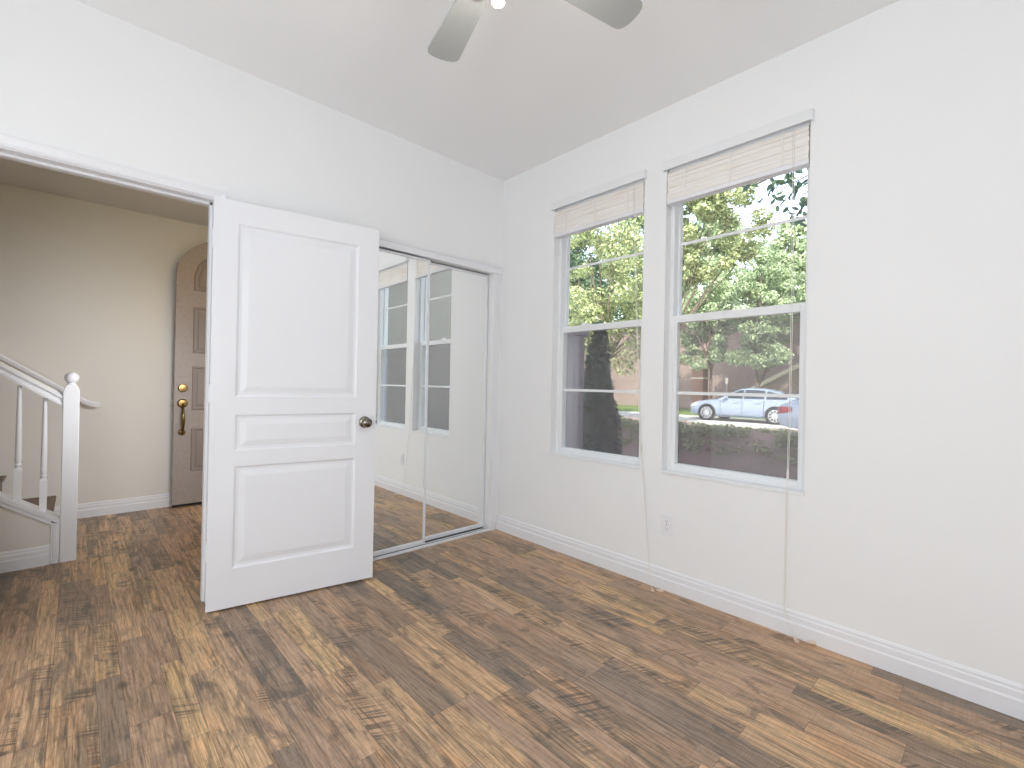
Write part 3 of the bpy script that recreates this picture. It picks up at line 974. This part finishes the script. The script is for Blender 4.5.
zl = 0.0
b0 = empty('stair_baluster', (-0.139, 4.022, kz(-0.139)), 'white turned stair baluster nearest the newel post', 'baluster', 'turned stair balusters')
hb = rz(-0.139) - kz(-0.139)
a = 0.0165
sh = SL * a
MB().loft([[(-a, -a, sh), (a, -a, -sh), (a, a, -sh), (-a, a, sh)], [(-a, -a, 0.185), (a, -a, 0.185), (a, a, 0.185), (-a, a, 0.185)], [(-a * 0.75, -a * 0.75, 0.194), (a * 0.75, -a * 0.75, 0.194), (a * 0.75, a * 0.75, 0.194), (-a * 0.75, a * 0.75, 0.194)]]).build('square_block', 'trim', b0)
MB().lathe([(0, 0.190), (0.013, 0.191), (0.011, 0.198), (0.015, 0.208), (0.0165, 0.214), (0.012, 0.222), (0.012, 0.226), (0.0155, 0.234), (0.0150, 0.26), (0.0135, 0.40), (0.0105, 0.60), (0.0085, hb - 0.008), (0.0085, hb - 0.0065)], (0, 0, 0), (0, 0, 1), 20).build('turned_shaft', 'trim', b0, smooth=True)
lbls = ['white turned stair baluster second from the newel post']
xb = -0.139
for i in range(2):
    xb -= 0.1085
    c = copy_tree(b0)
    c.location = (xb, 4.022, kz(xb))
    c['label'] = lbls[0] if i == 0 else 'white turned stair baluster farther up the stairs, out of frame'

wr = empty('wall_handrail', (0.14, 5.06, 0.9), 'white handrail fixed to the far hall wall, ending right of the newel post', 'handrail')
prof2 = [(-0.024, -0.022), (0.024, -0.022), (0.028, -0.010), (0.028, 0.008), (0.018, 0.020), (-0.018, 0.020), (-0.028, 0.008), (-0.028, -0.010)]
wz = lambda x: 0.996 - 0.020 + 0.723 * (0.017 - x)
rings = [[(x, 5.058 + a_, wz(x) + b_) for a_, b_ in prof2] for x in (-2.2, -0.5, 0.055)]
rings += [[(x, 5.058 + a_, z_ + b_) for a_, b_ in prof2] for x, z_ in ((0.085, wz(0.055) - 0.014), (0.115, wz(0.055) - 0.020), (0.142, wz(0.055) - 0.021))]
MB().loft(rings).build('rail', 'trim', wr, True, smooth=True)
for x in (-0.05, -1.3):
    MB().tube([(x, 5.058, wz(x) - 0.02), (x, 5.075, wz(x) - 0.06), (x, YH - 0.004, wz(x) - 0.075)], 0.006, 8).lathe([(0, 0), (0.022, 0), (0.022, 0.004), (0, 0.006)], (x, YH - 0.0005, wz(x) - 0.075), (0, -1, 0), 16).build('rail_bracket', 'brass', wr, True, smooth=True)

# warm hall ceiling lamp, out of frame to the right of the doorway
hl = empty('hall_ceiling_lamp', (1.02, 4.35, HZ), 'warm recessed hall lamp by the front door, out of frame', 'ceiling lamp')
MB().lathe([(0.075, -0.0005), (0.085, -0.004), (0.085, -0.010), (0.070, -0.008), (0.070, -0.0005)], (0, 0, 0), (0, 0, 1), 28).build('lamp_trim', 'alu', hl, smooth=True)
MB().lathe([(0.0, -0.003), (0.069, -0.003), (0.069, -0.006), (0.0, -0.007)], (0, 0, 0), (0, 0, 1), 28).build('lamp_lens', 'bulb', hl)
add_light('hall_lamp', 'SPOT', (1.02, 4.35, HZ - 0.03), 6, (1.0, 0.56, 0.28), aim=(0.85, 5.0, 1.0), spot_size=R(100), spot_blend=1.0, shadow_soft_size=0.06)
add_light('added_hall_fill', 'SPOT', (0.78, 3.15, 1.3), 66, (0.95, 0.97, 1.0), aim=(0.05, 5.1, 0.84), spot_size=R(87), spot_blend=1.0, shadow_soft_size=0.2)  # unseen spot added to brighten the lower hall wall and newel

add_light('added_warm_fill', 'POINT', (0.95, 3.9, HZ - 0.12), 4.2, (1.0, 0.72, 0.24), shadow_soft_size=0.08)  # extra warm point without a fixture, added to tint the upper hall

# ------------------------------------------------------------------ outdoors
GZ = -0.20
tag(MB().box(XR + 0.175, -30, GZ - 0.3, 12.0, 60, GZ).build('garden_ground', 'soil'), 'shaded brown garden soil outside the windows', 'ground', kind='structure')
tag(MB().box(12.0, -30, GZ - 0.3, 13.2, 60, GZ + 0.03).build('pavement', 'kerb'), 'pale pavement along the near side of the street', 'pavement', kind='structure')
tag(MB().box(13.2, -30, GZ - 0.3, 23.0, 60, GZ).build('street', 'asphalt'), 'sunlit street where the cars are parked', 'street', kind='structure')
tag(MB().box(23.0, -30, GZ - 0.3, 90.0, 60, GZ + 0.05).build('verge', 'grass'), 'green verge beyond the street', 'ground', kind='structure')


def leaf_mesh(centres, radii, n, size, seed, up=0.3, aspect=0.55):
    rg = np.random.default_rng(seed)
    k = len(centres)
    C = np.asarray(centres, float)
    Rr = np.asarray(radii, float)
    if Rr.ndim == 1:
        Rr = np.stack([Rr] * 3, 1)
    vol = np.prod(Rr, 1) ** (2 / 3)
    idx = rg.choice(k, n, p=vol / vol.sum())
    d = rg.normal(size=(n, 3))
    d /= np.linalg.norm(d, axis=1, keepdims=True)
    rad = rg.uniform(0.25, 1.0, n) ** 0.5
    P = C[idx] + d * Rr[idx] * rad[:, None]
    nrm = d * 0.8 + rg.normal(size=(n, 3)) * 0.55 + np.array([0, 0, up])
    nrm /= np.linalg.norm(nrm, axis=1, keepdims=True)
    t = rg.normal(size=(n, 3))
    t -= nrm * np.sum(t * nrm, 1, keepdims=True)
    t /= np.linalg.norm(t, axis=1, keepdims=True)
    b = np.cross(nrm, t)
    s_ = rg.uniform(size[0], size[1], n)[:, None]
    V = np.empty((n, 6, 3))
    wv = s_ * aspect * 0.5
    V[:, 0] = P - t * s_ * 0.5
    V[:, 1] = P - t * s_ * 0.12 + b * wv + nrm * s_ * 0.06
    V[:, 2] = P + t * s_ * 0.22 + b * wv * 0.8 + nrm * s_ * 0.05
    V[:, 3] = P + t * s_ * 0.5 - nrm * s_ * 0.05
    V[:, 4] = P + t * s_ * 0.22 - b * wv * 0.8 + nrm * s_ * 0.05
    V[:, 5] = P - t * s_ * 0.12 - b * wv + nrm * s_ * 0.06
    F = (np.arange(n)[:, None] * 6)
    faces = np.concatenate([np.concatenate([F, F + 1, F + 2, F + 3], 1), np.concatenate([F, F + 3, F + 4, F + 5], 1)], 0)
    return V.reshape(-1, 3), faces


def leaves(name, parent, mat, *a, **kw):
    V, F = leaf_mesh(*a, **kw)
    me = bpy.data.meshes.new(name)
    me.vertices.add(len(V))
    me.vertices.foreach_set('co', V.ravel())
    me.loops.add(F.size)
    me.loops.foreach_set('vertex_index', F.ravel().astype(np.int32))
    me.polygons.add(len(F))
    me.polygons.foreach_set('loop_start', np.arange(0, F.size, 4, dtype=np.int32))
    me.polygons.foreach_set('loop_total', np.full(len(F), 4, dtype=np.int32))
    me.update(calc_edges=True)
    me.materials.append(M[mat])
    o = bpy.data.objects.new(name, me)
    COL.objects.link(o)
    if parent:
        o.parent = parent
    return o


def tree(x, y, h, crown_c, crown_r, n_cl, n_leaf, size, mat, seed, label, lean=(0, 0), tr=0.14, name='street_tree', hang=()):
    """local: origin at the trunk's foot; crown centre and radii local"""
    rg = random.Random(seed)
    t = empty(name, (x, y, GZ), label, 'tree', 'street trees')
    m = MB()
    cc = Vector(crown_c)
    top = Vector((lean[0], lean[1], h))
    m.tube([(0, 0, 0), (lean[0] * 0.25 + 0.03, lean[1] * 0.2, h * 0.35), (lean[0] * 0.6, lean[1] * 0.65, h * 0.7), tuple(top)], [tr * 1.25, tr, tr * 0.85, tr * 0.7], 10)
    cents, rads = [], []
    for i in range(n_cl):
        while True:
            p = Vector((rg.uniform(-1, 1), rg.uniform(-1, 1), rg.uniform(-1, 1)))
            if 0.3 < p.length < 1:
                break
        c = Vector((cc.x + p.x * crown_r[0], cc.y + p.y * crown_r[1], cc.z + p.z * crown_r[2]))
        r = rg.uniform(0.14, 0.22) * (crown_r[0] + crown_r[1] + crown_r[2]) / 3
        cents.append(tuple(c))
        rads.append((r, r, r * 0.75))
        if i % 6 == 0:
            mid = top.lerp(c, 0.5) + Vector((0, 0, -0.1 * (c - top).length * 0.3))
            m.tube([tuple(top - Vector((0, 0, rg.uniform(0, h * 0.15)))), tuple(mid), tuple(c)], [tr * 0.5, tr * 0.3, tr * 0.1], 6)
    for hx_, hy_, hz_, hr_ in hang:
        cents.append((hx_, hy_, hz_))
        rads.append((hr_, hr_, hr_ * 0.8))
    m.build('trunk', 'bark', t, smooth=True)
    leaves('foliage', t, mat, cents, rads, n_leaf, size, seed)
    return t


TREES = [
    # x, y, trunk h, crown centre, crown radii, clumps, leaves, leaf size, material, seed, label, lean, trunk r, hanging clumps
    (24.4, 10.75, 2.7, (0, 0.3, 5.3), (1.6, 1.5, 3.0), 90, 16000, (0.09, 0.18), 'leaf_c', 11, 'pale green tree behind the front wheels of the parked car', (0, 0), 0.09, ((-0.6, 0.4, 2.7, 0.5), (-0.4, 1.2, 3.0, 0.5), (-0.5, -0.5, 3.0, 0.45))),
    (27.4, 9.9, 2.8, (0.2, -0.8, 6.2), (1.3, 1.7, 3.4), 90, 16000, (0.10, 0.20), 'leaf_a', 12, 'green tree with a leaning trunk behind the windscreen of the parked car', (0.2, -0.9), 0.10, ((-0.6, 0.0, 3.1, 0.6), (-0.6, -1.0, 3.0, 0.6))),
    (23.6, 8.2, 2.8, (0, -0.2, 5.4), (1.5, 1.2, 3.1), 95, 17000, (0.09, 0.18), 'leaf_c', 13, 'green tree standing behind the middle of the parked car', (0, 0), 0.10, ((-0.6, 0.7, 2.9, 0.55), (-0.5, -0.2, 2.7, 0.5), (-0.4, -1.1, 2.9, 0.55))),
    (26.2, 4.6, 2.8, (0, 0.9, 6.3), (1.5, 1.4, 3.6), 100, 18000, (0.09, 0.18), 'leaf_a', 14, 'green tree at the right edge of the right window', (0, 0), 0.11, ((-0.8, 1.0, 2.6, 0.6), (-0.6, 1.2, 2.0, 0.5), (-0.6, 0.6, 2.9, 0.5))),
    (14.6, 8.05, 3.2, (0, -1.2, 6.6), (1.3, 2.0, 1.9), 85, 16000, (0.08, 0.15), 'leaf_b', 15, 'yellow-green tree whose crown fills the top of the right window', (0, -0.2), 0.07, ()),
    (17.0, 12.2, 2.6, (0, 0, 5.9), (2.2, 2.4, 3.3), 105, 16000, (0.09, 0.18), 'leaf_b', 16, 'bright green tree filling the upper sash of the left window', (0, 0), 0.11, ((0.2, -0.9, 2.2, 0.5), (0, -0.3, 2.6, 0.6), (0.2, 0.5, 2.6, 0.5), (0, -1.4, 2.9, 0.6))),
    (24.5, 20.2, 3.4, (0, -0.6, 7.4), (2.4, 2.6, 4.2), 110, 15000, (0.13, 0.24), 'leaf_d', 17, 'tall dark green tree far back at the left of the left window', (0, 0), 0.16, ()),
    (37.5, 16.6, 4.0, (0, 0, 10.4), (2.6, 2.4, 6.4), 150, 17000, (0.22, 0.38), 'leaf_a', 18, 'broad tree beyond the rosy building, between the two windows', (0, 0), 0.2, ()),
    (37.5, 23.0, 4.0, (0, 0, 10.6), (2.6, 3.0, 6.6), 130, 14000, (0.22, 0.38), 'leaf_d', 19, 'dark tree beyond the rosy building, behind the bright green tree', (0, 0), 0.2, ()),
    (37.5, 29.6, 4.0, (0, 0, 9.6), (2.6, 3.2, 5.8), 110, 11000, (0.22, 0.38), 'leaf_c', 21, 'tree beyond the rosy building at the far left of the left window', (0, 0), 0.2, ()),
    (42.5, 12.4, 3.5, (0, 0, 9.4), (2.6, 2.6, 5.4), 150, 16000, (0.22, 0.38), 'leaf_c', 20, 'tree beyond the rosy building, below the patch of open sky', (0, 0), 0.2, ()),
]
for (tx, ty, th_, cc_, cr_, ncl, nlf, sz_, mt_, sd_, lb_, ln_, tr_, hg_) in TREES:
    tree(tx, ty, th_, cc_, cr_, ncl, nlf, sz_, mt_, sd_, lb_, lean=ln_, tr=tr_, hang=hg_)

# near branch with large leaves in front of the sky: a tree rooted right of the window
nt = empty('garden_tree', (5.2, -0.6, GZ), 'leafy branch of a near tree against the sky in the right window', 'tree')
m = MB()
m.tube([(0, 0, 0), (0.05, 0.05, 1.6), (-0.05, 0.2, 3.0), (-0.1, 0.5, 3.7)], [0.09, 0.075, 0.06, 0.045], 10)
br = [[(-0.1, 0.45, 3.6), (-0.2, 1.0, 3.62), (-0.3, 1.6, 3.42), (-0.36, 2.1, 3.25)], [(-0.2, 1.0, 3.62), (-0.15, 1.5, 3.7), (-0.1, 2.0, 3.72), (-0.1, 2.5, 3.6)],
      [(-0.3, 1.5, 3.45), (-0.35, 1.8, 3.2), (-0.4, 1.95, 2.95)], [(-0.1, 0.4, 3.5), (0.1, -0.2, 4.2), (0.2, -0.6, 4.6)], [(-0.15, 1.5, 3.7), (-0.3, 1.9, 3.5), (-0.4, 2.3, 3.35)]]
tips = []
for b_ in br:
    m.tube(b_, [0.022, 0.014, 0.009, 0.004][:len(b_)], 7)
    for i in range(len(b_) - 1):
        p, q = Vector(b_[i]), Vector(b_[i + 1])
        for f in (0.25, 0.6, 0.95):
            if i or f > 0.5:
                tips.append(tuple(p.lerp(q, f)))
m.build('trunk', 'bark', nt, smooth=True)
leaves('foliage', nt, 'leaf_n', tips, [0.19] * len(tips), 330, (0.075, 0.125), 31, aspect=0.42)


def hedge():
    t = empty('clipped_hedge', (6.9, 4.0, GZ), 'long clipped green hedge in the shade outside the right window', 'hedge')
    y0, y1 = -1.6, 8.4
    m = MB()
    ny = 40
    rg = random.Random(3)
    rings = []
    for i in range(ny + 1):
        y = y0 + (y1 - y0) * i / ny - 4.0
        k = rg.uniform(-0.03, 0.03)
        rings.append([(-0.40, y, 0.02), (-0.46 + k, y, 0.30), (-0.48 + k, y, 0.62), (-0.36, y, 0.80 + k), (0.36, y, 0.80 - k), (0.5, y, 0.62), (0.40, y, 0.02)])
    m.loft(rings)
    m.build('twigs', 'twig', t)
    cs = []
    for i in range(300):
        y = rg.uniform(y0, y1) - 4.0
        if rg.random() < 0.45:
            cs.append((rg.uniform(-0.45, 0.45), y, 0.78))
        else:
            cs.append((-0.47, y, 0.80 - 0.34 * rg.random() ** 1.6))
    leaves('foliage', t, 'leaf_h', cs, [(0.08, 0.16, 0.06)] * len(cs), 17000, (0.03, 0.06), 41)
    return t


hedge()

cy = empty('cypress_shrub', (5.4, 3.98, GZ), 'dark columnar cypress standing close outside the left window', 'shrub')
MB().tube([(0, 0, 0), (0, 0, 0.5), (0, 0, 1.6)], [0.05, 0.04, 0.02], 8).lathe([(0.0, 0.12), (0.27, 0.15), (0.29, 0.5), (0.25, 1.0), (0.17, 1.5), (0.08, 1.95), (0.02, 2.2), (0, 2.22)], (0, 0, 0), (0, 0, 1), 18).build('trunk', 'leaf_d', cy, smooth=True)
rg_ = random.Random(8)
cc_ = []
for i in range(170):
    z = rg_.uniform(0.15, 2.2)
    rr = 0.31 * min(1.0, (2.35 - z) / 1.75) ** 0.85
    a_ = rg_.uniform(0, 2 * math.pi)
    cc_.append((rr * math.cos(a_), rr * math.sin(a_), z))
leaves('foliage', cy, 'leaf_d', cc_, [(0.06, 0.06, 0.10)] * len(cc_), 9000, (0.03, 0.06), 51)

pl = empty('stucco_pillar', (4.2, 3.47, GZ), 'grey stucco pillar left of the cypress outside the left window', 'pillar')
MB().cbox(-0.10, -0.10, 0.0, 0.10, 0.10, 1.93, 0.012).build('shaft', 'stucco_grey', pl)
MB().cbox(-0.13, -0.13, 1.93, 0.13, 0.13, 1.99, 0.012).build('cap', 'stucco_grey', pl)
MB().cbox(-0.13, -0.13, 0.0, 0.13, 0.13, 0.12, 0.012).build('plinth', 'stucco_grey', pl)

for (x, y, lb) in ((5.75, 2.06, 'small leafy plant in front of the hedge, under the middle of the right window'), (5.7, 2.42, 'small leafy plant in front of the hedge, further left in the right window')):
    sp = empty('bedding_plant', (x, y, GZ), lb, 'plant', 'bedding plants by the hedge')
    rg_ = random.Random(int(x * 100 + y * 10))
    m = MB()
    cs = []
    for i in range(9):
        a_ = rg_.uniform(0, 2 * math.pi)
        e = (0.10 * math.cos(a_), 0.10 * math.sin(a_), rg_.uniform(0.14, 0.26))
        m.tube([(0, 0, 0), (e[0] * 0.4, e[1] * 0.4, e[2] * 0.7), e], [0.006, 0.004, 0.002], 5)
        cs.append(e)
    m.build('stems', 'leaf_h', sp)
    leaves('foliage', sp, 'leaf_h', cs, [0.07] * len(cs), 160, (0.05, 0.09), int(x * 7 + y * 31))

# rosy building across the street -------------------------------------------
bd = empty('stucco_building', (30, 14, GZ), 'rosy brown stucco building across the street behind the trees', 'building')
MB().box(30.0, 2.0, GZ, 33.5, 28.0, 5.6).build('wall', 'stucco_pink', bd, True)
MB().prism([(29.6, 5.6), (34.0, 5.6), (34.0, 5.85), (29.6, 5.85)], 1, 1.6, 28.4).build('roof', 'stucco_grey', bd, True)
for (ya, yb, za, zb) in ((5.0, 6.0, 1.5, 2.9), (24.0, 25.2, 1.3, 2.9)):
    fr_ = MB().box(29.95, ya, za, 29.999, ya + 0.08, zb).box(29.95, yb - 0.08, za, 29.999, yb, zb).box(29.95, ya, za, 29.999, yb, za + 0.08).box(29.95, ya, zb - 0.08, 29.999, yb, zb).build('window_frame', 'stone_cap', bd, True)
    MB().box(29.97, ya + 0.08, za + 0.08, 29.995, yb - 0.08, zb - 0.08).build('window_pane', 'car_glass', fr_, True)
# pale sloping band stands in for a streak of sun on the wall
sg = empty('sun_streak', (28.6, 9.0, GZ), 'pale sloping band built as a streak of sunlight behind the roof of the parked car', 'sun streak')
MB().prism([(10.1, GZ), (10.1, 1.10), (7.6, 2.50), (7.6, GZ)], 0, 28.5, 28.75).build('streak_base', 'stucco_pink', sg, True)
MB().prism([(10.15, 1.08), (10.15, 1.30), (7.6, 2.72), (7.6, 2.50)], 0, 28.25, 28.83).build('streak_band', 'stone_cap', sg, True)
gp = empty('block_gatepost', (27.5, 12.8, GZ), 'terracotta block gatepost with a pale cap left of the trees', 'gatepost')
MB().box(27.2, 12.45, GZ, 27.9, 13.15, 2.35).build('post', 'terracotta', gp, True)
MB().cbox(27.1, 12.35, 2.35, 28.0, 13.25, 2.70, 0.03).build('cap', 'stone_cap', gp, True)  # pale cap, thickened to stand in for sunlit leaves above it
MB().cbox(27.14, 12.4, 1.75, 27.96, 13.2, 1.85, 0.02).build('band', 'stone_cap', gp, True)
sp = empty('sign_post', (24.0, 9.75, GZ), 'grey post with a small white sign above the bonnet of the parked car', 'sign post')
MB().tube([(24.0, 9.75, GZ), (24.0, 9.75, 1.85)], 0.035, 10).build('post', 'stucco_grey', sp, True, smooth=True)
MB().cbox(23.955, 9.68, 1.45, 23.965, 9.82, 1.72, 0.004).build('sign_plate', 'stone_cap', sp, True)
# neighbouring wing, only seen in the mirrors
ng = empty('house_wing', (7.5, -3.2, GZ), 'grey stucco wing of the house, reflected in the closet mirrors', 'building')
MB().box(3.4, -4.2, GZ, 26.0, -3.0, 8.0).build('wall', 'stucco_wing', ng, True)
MB().box(3.2, -4.3, 8.0, 26.2, -2.7, 8.2).build('roof_slab', 'stucco_grey', ng, True)


# ------------------------------------------------------------------ cars
def car(x, y, rz_, paint, label):
    t = empty('parked_car', (x, y, GZ), label, 'car', 'cars parked in the street', rz=rz_)
    st_ = [(-2.36, 0.46, 0.80, 0.62), (-2.28, 0.34, 0.93, 0.80), (-2.0, 0.27, 0.985, 0.885), (-1.36, 0.22, 0.975, 0.92), (-0.5, 0.20, 0.955, 0.93), (0.4, 0.20, 0.945, 0.93),
           (0.95, 0.20, 0.935, 0.925), (1.36, 0.21, 0.895, 0.91), (1.8, 0.22, 0.83, 0.87), (2.10, 0.24, 0.74, 0.79), (2.23, 0.28, 0.66, 0.64), (2.29, 0.36, 0.57, 0.46)]
    rings = []
    for px, zl_, zt_, w_ in st_:
        hh = zt_ - zl_
        half = [(0.0, zl_), (w_ * 0.90, zl_), (w_ * 0.985, zl_ + hh * 0.18), (w_, zl_ + hh * 0.45), (w_ * 0.985, zl_ + hh * 0.78), (w_ * 0.93, zl_ + hh * 0.95), (w_ * 0.80, zt_), (w_ * 0.4, zt_ + 0.02), (0.0, zt_ + 0.025)]
        ring = [(px, a_, b_) for a_, b_ in half] + [(px, -a_, b_) for a_, b_ in half[::-1][1:-1]]
        rings.append(ring)
    MB().loft(rings).build('body', paint, t, smooth=True)
    gh = [(-2.20, 0.975, 0.74, 0.64), (-1.85, 1.11, 0.80, 0.60), (-1.40, 1.27, 0.83, 0.585), (-0.85, 1.39, 0.84, 0.58), (-0.35, 1.43, 0.845, 0.58), (0.06, 1.385, 0.85, 0.59), (0.46, 1.225, 0.85, 0.64), (0.90, 0.955, 0.85, 0.76)]
    zb_ = 0.90
    rings = []
    for px, zt_, wb_, wt_ in gh:
        half = [(wb_, zb_), (wb_ + (wt_ - wb_) * 0.5 + 0.02, zb_ + (zt_ - zb_) * 0.5), (wt_ + 0.03, zb_ + (zt_ - zb_) * 0.9), (wt_ - 0.06, zt_), (0.0, zt_ + 0.015)]
        rings.append([(px, a_, b_) for a_, b_ in half] + [(px, -a_, b_) for a_, b_ in half[::-1][1:]])
    MB().loft(rings).build('cabin', paint, t, smooth=True)

    def roof(px):
        for (a_, b_) in zip(gh[:-1], gh[1:]):
            if a_[0] <= px <= b_[0]:
                f = (px - a_[0]) / (b_[0] - a_[0])
                return [a_[i] + (b_[i] - a_[i]) * f for i in range(4)]
        return gh[-1] if px > 0 else gh[0]

    def sy(px, pz):
        _, zt_, wb_, wt_ = roof(px)
        f = min(1.0, max(0.0, (pz - zb_) / (zt_ - zb_)))
        mid = wb_ + (wt_ - wb_) * 0.5 + 0.02
        return (wb_ + (mid - wb_) * f * 2 if f < 0.5 else mid + (wt_ + 0.03 - mid) * min(1.0, (f - 0.5) / 0.4)) + 0.008
    for sgn in (-1, 1):
        for xa, xb_ in ((-1.72, -0.98), (-0.91, -0.14), (-0.09, 0.58)):
            m_ = MB()
            n_ = 6
            pts = []
            for i in range(n_ + 1):
                px = xa + (xb_ - xa) * i / n_
                zt_ = roof(px)[1]
                z0_, z1_ = 0.985, max(0.99, min(zt_ - 0.055, 1.345))
                row = []
                for k_ in range(5):
                    pz = z0_ + (z1_ - z0_) * k_ / 4
                    row.append((px, sgn * sy(px, pz), pz))
                pts.append(row)
            vs_ = [p for r_ in pts for p in r_]
            fs_ = [(i * 5 + k_, i * 5 + k_ + 1, (i + 1) * 5 + k_ + 1, (i + 1) * 5 + k_) for i in range(n_) for k_ in range(4)]
            m_.add(vs_, fs_)
            m_.build('side_window', 'car_glass', t)
    # windscreens
    for xa, xb_ in ((0.13, 0.82), (-2.05, -1.42)):
        rows = []
        for i in range(6):
            px = xa + (xb_ - xa) * i / 5
            _, zt_, wb_, wt_ = roof(px)
            rows.append([(px + (0.006 if xa > 0 else -0.006), s_ * (wt_ - 0.09), zt_ + 0.012 + (0.010 if s_ == 0 else 0)) for s_ in (-1, -0.5, 0, 0.5, 1)])
        MB().loft(rows, cap=False, closed=False).build('windscreen' if xa > 0 else 'rear_window', 'car_glass', t)
    for sx_ in (-1.36, 1.36):
        for sgn in (-1, 1):
            MB().lathe([(0.0, 0.0), (0.385, 0.0), (0.385, 0.02), (0.0, 0.02)], (sx_, sgn * 0.912, 0.34), (0, sgn, 0), 28).build('wheel_arch', 'rubber', t)
            wh = MB().lathe([(0.22, -0.16), (0.31, -0.16), (0.335, -0.13), (0.335, 0.0), (0.315, 0.03), (0.235, 0.035), (0.22, 0.010)], (sx_, sgn * 0.925, 0.335), (0, sgn, 0), 32).build('wheel', 'rubber', t, smooth=True)
            rm = MB().lathe([(0.222, 0.004), (0.245, 0.004), (0.245, 0.036), (0.222, 0.038), (0.222, 0.004)], (sx_, sgn * 0.925, 0.335), (0, sgn, 0), 32, False)
            for q in range(10):
                a_ = 2 * math.pi * q / 10
                ca, sa = math.cos(a_), math.sin(a_)
                b_ = []
                for r_, ww_ in ((0.04, 0.024), (0.225, 0.018)):
                    b_.append([(sx_ + ca * r_ - sa * o_, sgn * (0.925 + y_), 0.335 + sa * r_ + ca * o_) for o_, y_ in ((-ww_, 0.012), (ww_, 0.012), (ww_, 0.040), (-ww_, 0.040))])
                rm.loft(b_)
            rm.lathe([(0, 0.01), (0.05, 0.01), (0.05, 0.045), (0, 0.048)], (sx_, sgn * 0.925, 0.335), (0, sgn, 0), 16)
            rm.build('rim', 'rim', wh)
    for sgn in (-1, 1):
        for px in (-0.94, -0.10, 0.78):
            MB().box(px - 0.005, sgn * 0.917 - 0.017, 0.33, px + 0.005, sgn * 0.917 + 0.017, 0.90).build('door_gap', 'seam', t)
        MB().box(-0.98, sgn * 0.925 - 0.02, 0.222, 0.98, sgn * 0.925 + 0.004, 0.262).build('sill_trim', 'seam', t)
        for px in (-0.80, 0.06):
            MB().cbox(px, sgn * 0.93 - 0.014, 0.80, px + 0.17, sgn * 0.93 + 0.016, 0.83, 0.004).build('door_handle', paint, t)
        MB().cbox(0.46, sgn * 0.97 - 0.09, 0.98, 0.58, sgn * 0.97 + 0.09, 1.10, 0.02).build('side_mirror', paint, t, smooth=True)
        MB().loft([[(px, sgn * ya_, z_) for z_ in (za_, zb2)] + [(px - 0.02, sgn * (ya_ - 0.1), z_) for z_ in (zb2, za_)] for px, ya_, za_, zb2 in ((1.84, 0.868, 0.62, 0.74), (2.02, 0.832, 0.60, 0.72), (2.14, 0.755, 0.57, 0.68), (2.20, 0.69, 0.56, 0.65))]).build('headlamp', 'clear_lens', t)
        MB().loft([[(px, sgn * ya_, z_) for z_ in (za_, zb2)] + [(px + 0.03, sgn * (ya_ - 0.12), z_) for z_ in (zb2, za_)] for px, ya_, za_, zb2 in ((-1.92, 0.902, 0.76, 0.86), (-2.12, 0.862, 0.70, 0.885), (-2.27, 0.815, 0.68, 0.88), (-2.345, 0.68, 0.69, 0.85))]).build('tail_lamp', 'red_lens', t)
    MB().cbox(-2.40, -0.26, 0.56, -2.355, 0.26, 0.68, 0.004).build('plate_panel', 'clear_lens', t)
    return t


car(20.95, 7.62, R(90), 'paint', 'silver-blue sedan parked in the street, whole in the right window')
car(15.95, 2.35, R(-90), 'paint2', 'blue car with a red tail lamp, cut off by the right window edge')
